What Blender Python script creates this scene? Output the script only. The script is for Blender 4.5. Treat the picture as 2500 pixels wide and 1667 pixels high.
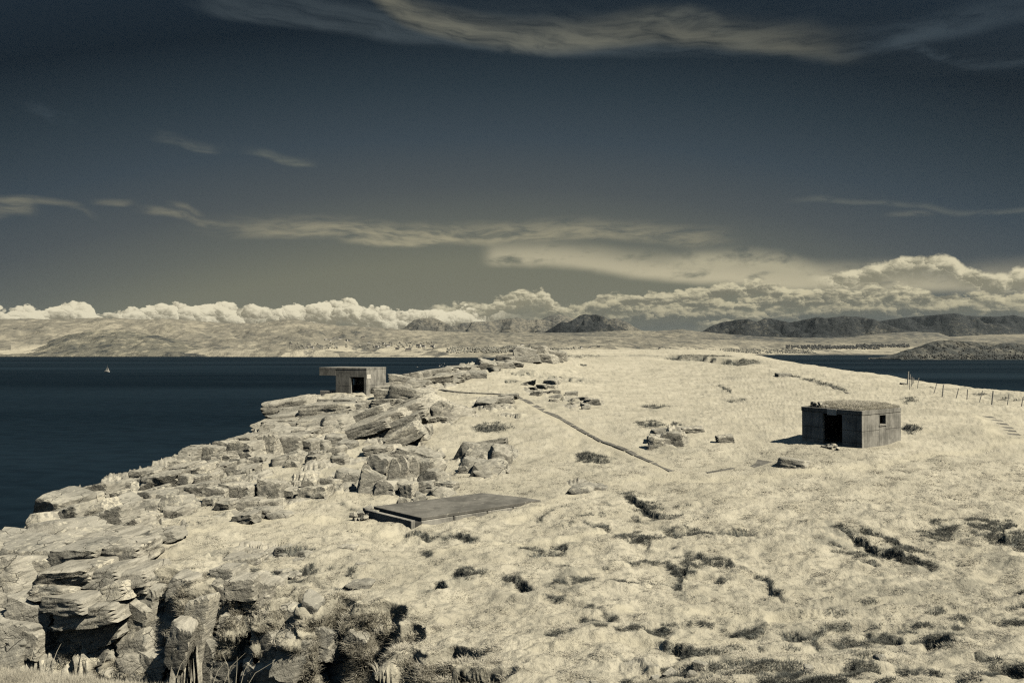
import bpy, bmesh, math, random
import numpy as np
from mathutils import Vector, Matrix, Euler

for o in list(bpy.data.objects):
    bpy.data.objects.remove(o, do_unlink=True)
scene = bpy.context.scene
COL = scene.collection
R = math.radians
random.seed(7)

# ------------------------------------------------------------------ camera
F_PX = 1667.0                      # focal length in photo pixels (24 mm on 36 mm, 2500 px)
EYE = 35.0                         # metres above the sea
PITCH = math.atan(22.5 / F_PX)     # horizon at y = 856
cam_d = bpy.data.cameras.new('camera')
cam_d.sensor_width = 36.0
cam_d.lens = 24.0
cam_d.clip_start = 0.1
cam_d.clip_end = 80000.0
cam = bpy.data.objects.new('camera', cam_d)
COL.objects.link(cam)
cam.location = (0, 0, EYE)
cam.rotation_euler = (R(90) + PITCH, 0, 0)
scene.camera = cam

# ------------------------------------------------------------------ sun, exposure
SUN_EL = R(50)
SUN_AZ = R(-31)                    # direction to the sun measured from +X (behind the camera, on the right)
sun_dir = Vector((math.cos(SUN_AZ) * math.cos(SUN_EL), math.sin(SUN_AZ) * math.cos(SUN_EL), math.sin(SUN_EL)))
sun_d = bpy.data.lights.new('sun', 'SUN')
sun_d.energy = 4.8
sun_d.angle = R(0.53)
sun_d.color = (1.0, 0.90, 0.705)
sun = bpy.data.objects.new('sun', sun_d)
COL.objects.link(sun)
sun.rotation_euler = sun_dir.to_track_quat('Z', 'Y').to_euler()
sun.location = (60, -40, 120)

scene.view_settings.view_transform = 'Standard'
scene.view_settings.look = 'None'
scene.view_settings.exposure = 0.0
scene.view_settings.gamma = 1.0
scene.view_settings.use_curve_mapping = False
scene.render.engine = 'CYCLES'
scene.cycles.use_denoising = False
scene.cycles.use_adaptive_sampling = False
scene.cycles.filter_width = 1.25
scene.cycles.max_bounces = 5
scene.cycles.diffuse_bounces = 0
scene.cycles.glossy_bounces = 2
scene.cycles.transmission_bounces = 2
scene.cycles.volume_bounces = 0
scene.cycles.transparent_max_bounces = 6


def lin(c):
    out = []
    for v in c:
        v = v / 255.0
        out.append(v / 12.92 if v <= 0.04045 else ((v + 0.055) / 1.055) ** 2.4)
    return out


# ------------------------------------------------------------------ node helper
class NT:
    """small expression builder over a node tree"""
    def __init__(self, tree):
        self.t = tree

    def new(self, typ, **kw):
        n = self.t.nodes.new(typ)
        for k, v in kw.items():
            setattr(n, k, v)
        return n

    def put(self, sock, val):
        if isinstance(val, X):
            self.t.links.new(val.s, sock)
        elif isinstance(val, bpy.types.NodeSocket):
            self.t.links.new(val, sock)
        else:
            if hasattr(sock.default_value, '__len__') and not hasattr(val, '__len__'):
                val = [val] * len(sock.default_value)
            if hasattr(val, '__len__') and len(sock.default_value) == 4 and len(val) == 3:
                val = list(val) + [1.0]
            sock.default_value = val

    def m(self, op, a, b=0.0, c=0.0, clamp=False):
        n = self.new('ShaderNodeMath', operation=op, use_clamp=clamp)
        self.put(n.inputs[0], a)
        self.put(n.inputs[1], b)
        self.put(n.inputs[2], c)
        return X(self, n.outputs[0])

    def smooth(self, v, lo, hi, a=0.0, b=1.0):
        n = self.new('ShaderNodeMapRange', interpolation_type='SMOOTHSTEP')
        self.put(n.inputs[0], v)
        self.put(n.inputs[1], lo)
        self.put(n.inputs[2], hi)
        self.put(n.inputs[3], a)
        self.put(n.inputs[4], b)
        return X(self, n.outputs[0])

    def lerp(self, v, lo, hi, a=0.0, b=1.0):
        n = self.new('ShaderNodeMapRange', clamp=True)
        self.put(n.inputs[0], v)
        self.put(n.inputs[1], lo)
        self.put(n.inputs[2], hi)
        self.put(n.inputs[3], a)
        self.put(n.inputs[4], b)
        return X(self, n.outputs[0])

    def vec(self, x, y, z=0.0):
        n = self.new('ShaderNodeCombineXYZ')
        self.put(n.inputs[0], x)
        self.put(n.inputs[1], y)
        self.put(n.inputs[2], z)
        return X(self, n.outputs[0])

    def sep(self, v):
        n = self.new('ShaderNodeSeparateXYZ')
        self.put(n.inputs[0], v)
        return [X(self, o) for o in n.outputs]

    def scale(self, v, s):
        n = self.new('ShaderNodeVectorMath', operation='MULTIPLY')
        self.put(n.inputs[0], v)
        self.put(n.inputs[1], s)
        return X(self, n.outputs[0])

    def vadd(self, v, s):
        n = self.new('ShaderNodeVectorMath', operation='ADD')
        self.put(n.inputs[0], v)
        self.put(n.inputs[1], s)
        return X(self, n.outputs[0])

    def noise(self, v, scale, detail=2.0, rough=0.5, dist=0.0, dims='3D', lac=2.0):
        n = self.new('ShaderNodeTexNoise', noise_dimensions=dims)
        self.put(n.inputs['Vector'], v)
        n.inputs['Scale'].default_value = scale
        n.inputs['Detail'].default_value = detail
        n.inputs['Roughness'].default_value = rough
        n.inputs['Lacunarity'].default_value = lac
        n.inputs['Distortion'].default_value = dist
        return X(self, n.outputs[0])

    def voro(self, v, scale, detail=0.0, rough=0.5, feature='F1', dims='3D', rnd=1.0, out=0, smooth=None):
        n = self.new('ShaderNodeTexVoronoi', voronoi_dimensions=dims, feature=feature)
        self.put(n.inputs['Vector'], v)
        n.inputs['Scale'].default_value = scale
        if 'Detail' in n.inputs:
            n.inputs['Detail'].default_value = detail
            n.inputs['Roughness'].default_value = rough
        n.inputs['Randomness'].default_value = rnd
        if smooth is not None and 'Smoothness' in n.inputs:
            n.inputs['Smoothness'].default_value = smooth
        return X(self, n.outputs[out])

    def mix(self, f, a, b):
        n = self.new('ShaderNodeMix', data_type='RGBA')
        self.put(n.inputs[0], f)
        self.put(n.inputs[6], a)
        self.put(n.inputs[7], b)
        return X(self, n.outputs[2])

    def curve(self, v, pts, lo, hi, vlo, vhi):
        """piecewise curve through (x, y) points; domain lo..hi, range vlo..vhi"""
        n = self.new('ShaderNodeFloatCurve')
        c = n.mapping.curves[0]
        pts = sorted(pts)
        if pts[0][0] > lo:
            pts = [(lo, pts[0][1])] + pts
        if pts[-1][0] < hi:
            pts = pts + [(hi, pts[-1][1])]
        xy = [((x - lo) / (hi - lo), (y - vlo) / (vhi - vlo)) for x, y in pts]
        c.points[0].location = xy[0]
        c.points[1].location = xy[-1]
        for p in xy[1:-1]:
            c.points.new(p[0], p[1])
        for p in c.points:
            p.handle_type = 'AUTO_CLAMPED'
        n.mapping.extend = 'HORIZONTAL'
        n.mapping.update()
        f = self.lerp(v, lo, hi)
        self.put(n.inputs['Value'], f)
        n.inputs['Factor'].default_value = 1.0
        return X(self, n.outputs[0]) * (vhi - vlo) + vlo

    def ramp(self, f, stops):
        n = self.new('ShaderNodeValToRGB')
        el = n.color_ramp.elements
        el[0].position, el[0].color = stops[0][0], list(stops[0][1]) + [1]
        el[1].position, el[1].color = stops[-1][0], list(stops[-1][1]) + [1]
        for p, c in stops[1:-1]:
            e = el.new(p)
            e.color = list(c) + [1]
        self.put(n.inputs[0], f)
        return X(self, n.outputs[0])


class X:
    def __init__(self, nt, s):
        self.nt, self.s = nt, s

    def __add__(self, o): return self.nt.m('ADD', self, o)
    __radd__ = __add__
    def __sub__(self, o): return self.nt.m('SUBTRACT', self, o)
    def __rsub__(self, o): return self.nt.m('SUBTRACT', o, self)
    def __mul__(self, o): return self.nt.m('MULTIPLY', self, o)
    __rmul__ = __mul__
    def __truediv__(self, o): return self.nt.m('DIVIDE', self, o)
    def max(self, o): return self.nt.m('MAXIMUM', self, o)
    def min(self, o): return self.nt.m('MINIMUM', self, o)
    def abs(self): return self.nt.m('ABSOLUTE', self)
    def sat(self): return self.nt.m('ADD', self, 0.0, clamp=True)
    def pow(self, e): return self.nt.m('POWER', self, e)


# ------------------------------------------------------------------ world: dark infrared-toned sky with cloud
def sky_uv(px, py):
    """photo pixel -> (azimuth, tan elevation) both times F_PX"""
    tx = (px - 1250.0) / F_PX
    az = math.atan(tx)
    te = ((856.0 - py) / F_PX) / math.sqrt(1 + tx * tx)
    return az * F_PX, te * F_PX


world = bpy.data.worlds.new('World')
scene.world = world
world.use_nodes = True
wt = world.node_tree
wt.nodes.clear()
W = NT(wt)
tc = W.new('ShaderNodeTexCoord')
dx, dy, dz = W.sep(tc.outputs['Generated'])
U = W.m('ARCTAN2', dx, dy) * F_PX
hor = W.m('SQRT', dx * dx + dy * dy).max(0.001)
V = (dz / hor * F_PX).min(20000.0)
off = U + 50.0
veff = V + (off * off * 2.15e-4).min(480.0)
base = W.ramp(W.lerp(veff, -200, 1800), [
    (0.00, lin((122, 120, 103))), (0.11, lin((124, 122, 105))),
    ((216 + 200) / 2000, lin((115, 116, 101))), ((303 + 200) / 2000, lin((96, 100, 94))),
    ((402 + 200) / 2000, lin((76, 83, 86))), ((520 + 200) / 2000, lin((58, 70, 79))),
    ((649 + 200) / 2000, lin((41, 54, 63))), ((790 + 200) / 2000, lin((19, 31, 41))),
    ((1050 + 200) / 2000, lin((30, 43, 55))), (1.0, lin((58, 76, 92)))])  # last stops lighten the unseen sky overhead, added blue fill for shaded faces
nish = W.new('ShaderNodeTexSky', sky_type='NISHITA')
nish.sun_disc = False
nish.sun_elevation = SUN_EL
nish.sun_rotation = R(90) - SUN_AZ
nish.air_density = 0.6
nish.dust_density = 0.4
nbw = W.new('ShaderNodeRGBToBW')
wt.links.new(nish.outputs[0], nbw.inputs[0])

col = base
ULO, UHI = -1200.0, 1200.0


def ucurve(pts, vlo, vhi):
    return W.curve(U, pts, ULO, UHI, vlo, vhi)


def line_curve(pts):
    q = [sky_uv(*p) for p in pts]
    lo = min(v for _, v in q) - 5
    hi = max(v for _, v in q) + 5
    return ucurve(q, lo, hi)


def val_curve(pts):
    return ucurve([(sky_uv(x, 600)[0], v) for x, v in pts], 0.0, 1.0)


# wispy noise fields, stretched along the horizon
wv = W.vec(U, V, 0.0)
warp = W.noise(W.scale(wv, (0.004, 0.01, 1)), 1.0, 3, 0.5, dims='2D')
wisp = W.noise(W.vec(U * 0.0045 + warp * 1.2 + 3.1, V * 0.03 + U * 0.004 + warp * 2.0), 1.0, 6, 0.62, dims='2D')
wisp2 = W.noise(W.vec(U * 0.012 + warp * 1.5 + 7.7, V * 0.055 + warp * 3.0), 1.0, 6, 0.6, dims='2D')

CREAM = lin((196, 186, 152))
WISPC = lin((150, 145, 122))
BLUEC = lin((72, 84, 92))


def streak(pts, up, down, amt, noise_v, n_lo, n_hi, colour):
    """a soft band along a line: fades `up` above and `down` below, broken by noise"""
    global col
    c = line_curve(pts)
    d = V - c + (warp - 0.5) * 26.0
    a = W.smooth(d, -down, 0.0) * W.smooth(d, 0.0, up, 1.0, 0.0)
    f = (a * val_curve(amt) * W.smooth(noise_v, n_lo, n_hi)).sat()
    col = W.mix(f, col, colour)


# high cirrus veil over the top of the picture
streak([(380, -30), (480, 12), (700, 48), (1000, 92), (1200, 112), (1500, 122), (1800, 126), (2100, 142), (2500, 150)], 160, 22,
       [(380, 0), (560, .4), (1000, .5), (1500, .42), (1900, .25), (2200, .1), (2500, .05)], wisp, .1, .7, lin((80, 90, 95)))
streak([(820, -70), (920, -10), (1010, 48), (1150, 84), (1300, 102), (1450, 96), (1560, 84), (1700, 88), (1850, 104), (2000, 118), (2100, 128)], 80, 34,
       [(840, 0), (920, .5), (1300, .42), (1500, .38), (1750, .33), (1950, .26), (2080, .10), (2180, 0)], wisp, .1, .8, WISPC)
streak([(1500, 60), (1640, 40), (1760, 62), (1900, 92)], 40, 30, [(1500, 0), (1620, .35), (1800, .3), (1900, 0)], wisp2, .3, .7, lin((110, 112, 103)))
streak([(1900, 165), (2100, 118), (2250, 82), (2400, 48), (2500, 20)], 60, 30, [(1900, 0), (2150, .35), (2350, .5), (2480, .3)], wisp, .2, .65, BLUEC)
streak([(2100, 120), (2300, 138), (2500, 150)], 26, 12, [(2050, 0), (2250, .3), (2500, .2)], wisp2, .3, .65, BLUEC)
# small streaks on the left
streak([(370, 332), (450, 350), (520, 364), (560, 363)], 24, 12, [(350, 0), (430, .55), (500, .5), (570, 0)], wisp2, .1, .75, lin((104, 108, 102)))
streak([(540, 362), (620, 374), (700, 395), (765, 404)], 22, 10, [(530, 0), (640, .4), (715, .6), (785, 0)], wisp2, .1, .75, lin((114, 117, 106)))
streak([(40, 262), (120, 292), (180, 306)], 30, 12, [(20, 0), (130, .3), (200, 0)], wisp2, .3, .6, BLUEC)
streak([(215, 496), (300, 502), (330, 500)], 14, 8, [(210, 0), (270, .35), (340, 0)], wisp2, .15, .7, WISPC)
streak([(300, 512), (400, 520), (460, 530), (520, 545), (600, 548)], 16, 10, [(300, 0), (380, .42), (470, .5), (540, .2), (620, 0)], wisp2, .15, .7, WISPC)
streak([(390, 500), (450, 506), (500, 522)], 14, 8, [(390, 0), (460, .35), (505, 0)], wisp2, .15, .7, WISPC)
streak([(-300, 520), (0, 517), (90, 512)], 34, 20, [(-300, .35), (0, .5), (70, .3), (110, 0)], wisp2, .1, .7, WISPC)
streak([(-60, 482), (120, 494), (210, 520), (260, 538)], 16, 9, [(-60, .3), (60, .35), (170, .3), (265, 0)], wisp2, .1, .7, WISPC)
# middle bank of thin cloud
streak([(450, 556), (700, 566), (850, 570), (960, 580), (1100, 580), (1250, 576), (1400, 574), (1600, 580), (1800, 590)], 50, 24,
       [(400, 0), (620, .35), (860, .68), (1250, .72), (1500, .5), (1700, .42), (1850, 0)], wisp2, .22, .72, lin((170, 162, 134)))
streak([(850, 592), (960, 600), (1050, 594), (1150, 580)], 18, 12, [(800, 0), (930, .7), (1050, .6), (1160, 0)], wisp2, .22, .65, lin((172, 164, 136)))
streak([(1900, 490), (2080, 492), (2250, 502), (2500, 512)], 12, 8, [(1880, 0), (2050, .45), (2300, .4), (2500, .4)], wisp2, .25, .55, lin((104, 108, 102)))
streak([(2160, 528), (2240, 522), (2290, 520)], 12, 8, [(2140, 0), (2230, .5), (2300, 0)], wisp2, .25, .55, lin((110, 112, 104)))
# broad soft bank on the right
streak([(1150, 628), (1300, 636), (1450, 650), (1600, 664), (1800, 678), (2000, 690), (2200, 694), (2500, 690)], 62, 26,
       [(1160, 0), (1220, .75), (1450, .8), (1700, .95), (2000, .9), (2200, .8), (2500, .6)], W.noise(W.vec(U * .012 + 1.7, V * .03), 1.0, 6, .55, dims='2D'), .15, .5, lin((191, 182, 153)))
streak([(1640, 640), (1800, 640), (2000, 668), (2100, 690)], 40, 30, [(1600, 0), (1720, .6), (1900, .6), (2080, .0)], W.noise(W.vec(U * .012 + 4.7, V * .025), 1.0, 6, .55, dims='2D'), .3, .55, lin((190, 182, 152)))


def puffs(u, v, size, seed):
    """one layer of round cloud heads: dome height and the slope of the dome towards the light (upper right)"""
    n = W.new('ShaderNodeTexVoronoi', voronoi_dimensions='2D', feature='F1')
    p = W.vec(u * (1.0 / size) + seed, v * (1.15 / size) + seed * .7)
    W.put(n.inputs['Vector'], p)
    n.inputs['Scale'].default_value = 1.0
    n.inputs['Randomness'].default_value = 0.95
    px, py, _ = W.sep(p)
    cx, cy, _ = W.sep(X(W, n.outputs['Position']))
    d = X(W, n.outputs['Distance'])
    return 1.0 - d * d * 1.2, (px - cx) * 0.62 + (py - cy) * 0.78


def cumulus(tops, depth, amount, seed, sizes, amps, bright, dark, edge=2.5, fade=14.0, lift=0.0, flat=1.0, big=22.0, layer=0.0):
    """heaped cloud under a top line; heads of three sizes push the outline out and take the light"""
    global col
    T = line_curve(tops)
    lowf = W.noise(W.vec(U * .02 + seed, V * .03 + seed), 1.0, 3, .6, dims='2D')
    hi = W.noise(W.vec(U * .11 + seed, V * .16 + seed), 1.0, 3, .6, dims='2D')
    u = U + (lowf - .5) * 30.0 + (hi - .5) * 9.0
    v = V + (lowf - .5) * 16.0 + (hi - .5) * 9.0
    e, l = None, None
    for k, (sz, am) in enumerate(zip(sizes, amps)):
        dome, slope = puffs(u, v, sz, seed * 3.7 + k * 11.3)
        e = (dome - .62) * am if e is None else e + (dome - .62) * am
        l = slope * (1.0, .7, .28)[k] if l is None else l + slope * (1.0, .7, .28)[k]
    d = T - V + e + (lowf - .5) * big + (hi - .5) * 5.0
    under = W.smooth(d, depth - fade, depth + fade, 1.0, 0.0)
    a = W.smooth(d, 0.0, edge) * under * val_curve(amount)
    hgt = W.smooth(d, 0.0, depth, 1.0, 0.0)
    lit = l * .62 * flat + hgt * .85 - 0.10 + lift + (hi - .5) * .26 + (lowf - .5) * 1.3
    if layer:
        lit = lit + (wisp2 - .5) * layer
    col = W.mix(a.sat(), col, W.mix(W.smooth(lit, 0.0, 1.0), dark, bright))


BRIGHT = lin((238, 228, 197))
B2, D2 = lin((222, 212, 179)), lin((122, 119, 102))
# heaped banks on the right, farthest first
cumulus([(1960, 672), (2080, 656), (2150, 640), (2230, 622), (2290, 618), (2350, 636), (2400, 658), (2440, 668), (2480, 656), (2540, 650), (2800, 660)],
        46, [(1950, 0), (2060, .9), (2500, .95)], 1.3, (60, 24, 10), (9, 6, 3), B2, lin((134, 130, 110)), edge=10, flat=.75, layer=1.2, big=18.0, fade=20, lift=.14)
cumulus([(1040, 744), (1100, 742), (1150, 738), (1210, 728), (1260, 714), (1300, 708), (1340, 722), (1380, 748), (1500, 760)],
        46, [(1030, 0), (1070, .75), (1340, .95), (1400, .5), (1440, 0)], 2.9, (34, 17, 8), (12, 7, 3), B2, lin((140, 135, 113)), edge=8, flat=.62, layer=2.2, big=30.0, fade=18, lift=.02)
cumulus([(1380, 748), (1450, 724), (1560, 716), (1650, 714), (1720, 700), (1770, 690), (1830, 688), (1900, 694), (1980, 704), (2080, 706), (2150, 700), (2240, 704), (2330, 722), (2440, 720), (2600, 714)],
        40, [(1380, 0), (1440, .8), (2500, .92)], 4.1, (40, 19, 9), (13, 8, 4), lin((214, 204, 170)), D2, edge=8, flat=.62, layer=2.2, big=30.0, fade=16)
cumulus([(1300, 758), (1400, 748), (1500, 738), (1600, 742), (1700, 732), (1850, 726), (1980, 716), (2080, 726), (2200, 716), (2300, 728), (2400, 712), (2460, 718), (2600, 712)],
        34, [(1290, 0), (1360, .7), (2500, .9)], 6.7, (36, 17, 8), (12, 7, 4), lin((206, 196, 162)), lin((112, 111, 97)), edge=8, flat=.62, layer=2.2, big=30.0, fade=16)
cumulus([(1250, 776), (1400, 770), (1550, 764), (1700, 754), (1800, 758), (1950, 752), (2100, 746), (2250, 744), (2330, 734), (2420, 742), (2600, 736)],
        34, [(1240, 0), (1330, .75), (2500, .85)], 8.3, (60, 22, 10), (12, 6, 3), lin((190, 181, 150)), lin((98, 100, 91)), edge=10, flat=.7, layer=1.6, big=26.0, fade=18)
streak([(1300, 800), (1600, 800), (2000, 784), (2500, 784)], 26, 30, [(1240, 0), (1450, .55), (1800, .7), (2500, .65)], wisp2, .2, .5, lin((88, 92, 88)))
cumulus([(1700, 786), (1750, 780), (1790, 768), (1850, 770), (1880, 790)], 22, [(1690, 0), (1730, .8), (1840, .8), (1890, 0)], 9.1, (24, 12, 6), (8, 5, 2), lin((196, 187, 156)), D2, edge=8, flat=.62, layer=2.2, big=30.0, fade=8)
# bright bank along the hills on the left
cumulus([(-300, 762), (0, 758), (60, 758), (130, 750), (165, 744), (215, 746), (250, 762), (320, 756), (360, 748), (420, 741), (470, 750), (540, 742), (590, 744), (650, 752), (720, 750), (780, 742),
         (830, 732), (880, 742), (930, 754), (1000, 760), (1100, 758), (1200, 764), (1300, 772)],
        66, [(-300, .95), (0, .97), (930, .98), (1150, .9), (1330, 0)], 7.9, (52, 24, 10), (17, 8, 2.5), BRIGHT, lin((138, 131, 109)), edge=3.5, fade=16, lift=.10, flat=1.0, big=34.0)

bg = W.new('ShaderNodeBackground')
tot = W.new('ShaderNodeMix', data_type='RGBA', blend_type='ADD')
tot.inputs[0].default_value = 1.0
W.put(tot.inputs[6], W.scale(col, (10.0, 10.0, 10.0)))
W.put(tot.inputs[7], W.scale(X(W, nbw.outputs[0]), (0.0030, 0.0036, 0.0044)))
wt.links.new(tot.outputs[2], bg.inputs['Color'])
bg.inputs['Strength'].default_value = 0.1
wo = W.new('ShaderNodeOutputWorld')
wt.links.new(bg.outputs[0], wo.inputs['Surface'])
world.cycles.sampling_method = 'MANUAL'
world.cycles.sample_map_resolution = 1024


# ------------------------------------------------------------------ numpy noise
_rng = np.random.RandomState(11)
_PERM = _rng.permutation(512).astype(np.int64)
_GA = _rng.rand(512) * 2 * np.pi
_GX, _GY = np.cos(_GA), np.sin(_GA)
_RV = _rng.rand(512, 4)


def _h(i, j):
    return _PERM[(_PERM[i & 511] + j) & 511]


def gnoise(x, y):
    x0 = np.floor(x).astype(np.int64)
    y0 = np.floor(y).astype(np.int64)
    fx, fy = x - x0, y - y0
    u = fx * fx * fx * (fx * (fx * 6 - 15) + 10)
    v = fy * fy * fy * (fy * (fy * 6 - 15) + 10)

    def g(i, j, a, b):
        k = _h(i, j)
        return _GX[k] * a + _GY[k] * b
    n00 = g(x0, y0, fx, fy)
    n10 = g(x0 + 1, y0, fx - 1, fy)
    n01 = g(x0, y0 + 1, fx, fy - 1)
    n11 = g(x0 + 1, y0 + 1, fx - 1, fy - 1)
    return (n00 * (1 - u) + n10 * u) * (1 - v) + (n01 * (1 - u) + n11 * u) * v


def fbm(x, y, octv=4, gain=0.5):
    s = 0.0
    a = 1.0
    for k in range(octv):
        s = s + a * gnoise(x * 2 ** k + 17.3 * k, y * 2 ** k - 9.1 * k)
        a *= gain
    return s


def cells(x, y, jit=0.75, seed=0):
    """Worley cells: random value of the cell, two random tilts, offset to its centre, distance to the joint"""
    x0 = np.floor(x).astype(np.int64)
    y0 = np.floor(y).astype(np.int64)
    d1 = np.full(x.shape, 9.0)
    d2 = np.full(x.shape, 9.0)
    rv = np.zeros(x.shape)
    ta = np.zeros(x.shape)
    tb = np.zeros(x.shape)
    ox = np.zeros(x.shape)
    oy = np.zeros(x.shape)
    for i in (-1, 0, 1):
        for j in (-1, 0, 1):
            k = _h(x0 + i + seed * 31, y0 + j + seed * 57)
            cx = x0 + i + 0.5 + (_RV[k, 0] - 0.5) * jit
            cy = y0 + j + 0.5 + (_RV[k, 1] - 0.5) * jit
            ex, ey = x - cx, y - cy
            d = np.maximum(np.abs(ex), np.abs(ey)) * 0.6 + np.sqrt(ex * ex + ey * ey) * 0.4
            new = d < d1
            d2 = np.where(new, d1, np.minimum(d2, d))
            d1 = np.where(new, d, d1)
            rv = np.where(new, _RV[k, 2], rv)
            ta = np.where(new, _RV[k, 3], ta)
            tb = np.where(new, _RV[(k + 77) & 511, 3], tb)
            ox = np.where(new, ex, ox)
            oy = np.where(new, ey, oy)
    return rv, ta - .5, tb - .5, ox, oy, d2 - d1


def sstep(a, b, v):
    t = np.clip((v - a) / (b - a), 0, 1)
    return t * t * (3 - 2 * t)


# ------------------------------------------------------------------ photo pixel <-> place
CP, SP = math.cos(PITCH), math.sin(PITCH)


def ray(px, py):
    """direction through a photo pixel, scaled so that y = 1"""
    a = (px - 1250.0) / F_PX
    b = -(py - 833.5) / F_PX
    y = CP - SP * b
    z = SP + CP * b
    return a / y, z / y


def place(px, py, d):
    rx, rz = ray(px, py)
    return np.array([rx * d, d, EYE + rz * d])


def to_px(x, y, z):
    zz = z - EYE
    yy = y * CP + zz * SP
    up = -y * SP + zz * CP
    return 1250.0 + F_PX * x / yy, 833.5 - F_PX * up / yy


# ------------------------------------------------------------------ lie of the land: (photo x, photo y, metres below the eye)
LAND = [
    (2500, 1667, 7.4), (2200, 1667, 7.4), (1900, 1660, 7.5), (1600, 1667, 7.9), (1300, 1667, 8.5), (2900, 1667, 7.3), (2900, 1400, 7.8), (2900, 1200, 6.8), (2900, 1050, 5.6),
    (2500, 1550, 7.9), (2100, 1550, 8.1), (1700, 1550, 8.25), (1400, 1560, 8.45),
    (2250, 1450, 8.3), (2500, 1400, 8.0), (1900, 1400, 8.3), (1600, 1400, 8.4), (1300, 1400, 8.6), (1100, 1400, 8.7),
    (2500, 1300, 7.5), (2200, 1300, 7.8), (1800, 1300, 8.1), (1500, 1300, 8.4), (1250, 1310, 8.65), (1000, 1330, 8.85), (800, 1330, 8.9),
    (2500, 1200, 6.9), (2200, 1200, 7.2), (1900, 1200, 7.4), (1600, 1200, 7.8), (1400, 1200, 8.1), (1150, 1175, 8.2), (900, 1195, 8.55), (1320, 1224, 8.3), (1000, 1288, 8.8), (880, 1264, 8.85), (1150, 1252, 8.70), (1250, 1236, 8.52), (1080, 1270, 8.82),
    (700, 1230, 8.9), (500, 1280, 9.0), (300, 1330, 9.2), (100, 1340, 9.5), (0, 1345, 9.7),
    (2500, 1100, 6.0), (2250, 1090, 6.0), (2103, 1092, 5.9), (1957, 1082, 6.1), (1800, 1120, 6.7), (1600, 1140, 7.1), (1450, 1100, 7.2), (1250, 1090, 7.4), (1050, 1090, 7.7),
    (900, 1110, 8.2), (700, 1130, 8.7), (500, 1150, 9.1), (350, 1200, 9.3), (200, 1250, 9.5), (620, 1090, 8.8),
    (-100, 1420, 9.9), (-350, 1480, 10.2), (300, 1500, 9.3), (600, 1500, 9.0), (800, 1600, 8.9), (1050, 1667, 8.8), (0, 1480, 9.6), (400, 1667, 9.2),
    (130, 1240, 9.6), (270, 1175, 9.45), (450, 1112, 9.1), (660, 1045, 8.5), (740, 1000, 6.9), (800, 958, 5.35), (895, 962, 5.35), (940, 950, 5.3), (850, 985, 6.3),
    (980, 935, 4.6), (1060, 908, 3.5), (1130, 893, 2.75), (1220, 876, 1.75), (1310, 868, 1.3), (1400, 870, 1.5), (1600, 869, 1.4), (1800, 874, 1.75),
    (1900, 882, 2.3), (2000, 894, 2.85), (2100, 910, 3.45), (2200, 932, 4.15), (2330, 947, 4.95), (2500, 957, 5.65), (2800, 965, 6.1),
    (1100, 955, 5.2), (1250, 960, 5.25), (1250, 1000, 5.9), (1450, 950, 5.3), (1450, 1000, 5.9), (1700, 950, 5.3), (1700, 1000, 5.7), (1500, 1060, 6.4), (1700, 1060, 6.1),
    (1900, 950, 4.8), (1950, 1000, 5.2), (2100, 960, 4.75), (2250, 1000, 5.2), (2400, 1000, 5.2), (2300, 1040, 5.5), (2500, 1030, 5.6), (1400, 900, 3.4), (1600, 900, 3.4), (1800, 900, 3.1),
    (2000, 930, 4.0), (1100, 1020, 6.5), (950, 1020, 6.9), (850, 1060, 7.8), (760, 1080, 8.3), (1000, 990, 6.2), (900, 985, 6.1),
]
_pts = []
for (_x, _y, _hh) in LAND:
    _rx, _rz = ray(_x, _y)
    _d = -_hh / _rz
    _pts.append((_rx * _d, _d, EYE - _hh))
# beyond the crest the ground falls away to the water
for (_x, _d, _z) in [(1250, 210, 24), (1250, 290, 2), (1450, 235, 27), (1450, 330, 2), (1700, 220, 25), (1700, 310, 1), (1900, 195, 23), (1900, 280, 0), (2100, 150, 22), (2100, 220, -1),
                     (2300, 130, 23), (2300, 190, -1), (2550, 130, 22), (2550, 190, -1), (2850, 125, 22), (2850, 180, -1), (1100, 200, 20), (1000, 150, 20), (900, 130, 18)]:
    _pts.append(((_x - 1250) / F_PX * _d, _d, _z))
_P = np.array(_pts)


def _tps(r2):
    return 0.5 * r2 * np.log(r2 + 1e-9)


def _fit(P, lam=0.02):
    n = len(P)
    xy = P[:, :2] / 50.0
    r2 = ((xy[:, None, :] - xy[None, :, :]) ** 2).sum(-1)
    A = np.zeros((n + 3, n + 3))
    A[:n, :n] = _tps(r2) + lam * np.eye(n) * 0.05
    A[:n, n] = 1
    A[:n, n + 1:] = xy
    A[n, :n] = 1
    A[n + 1:, :n] = xy.T
    b = np.zeros(n + 3)
    b[:n] = P[:, 2]
    return np.linalg.solve(A, b)


_W = _fit(_P)


def rbf(x, y):
    shp = np.shape(x)
    q = np.stack([np.ravel(x), np.ravel(y)], 1) / 50.0
    out = np.empty(len(q))
    c = _P[:, :2] / 50.0
    for s in range(0, len(q), 40000):
        p = q[s:s + 40000]
        r2 = (p[:, None, 0] - c[None, :, 0]) ** 2 + (p[:, None, 1] - c[None, :, 1]) ** 2
        out[s:s + 40000] = _tps(r2) @ _W[:-3] + _W[-3] + p @ _W[-2:]
    return out.reshape(shp)


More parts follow.
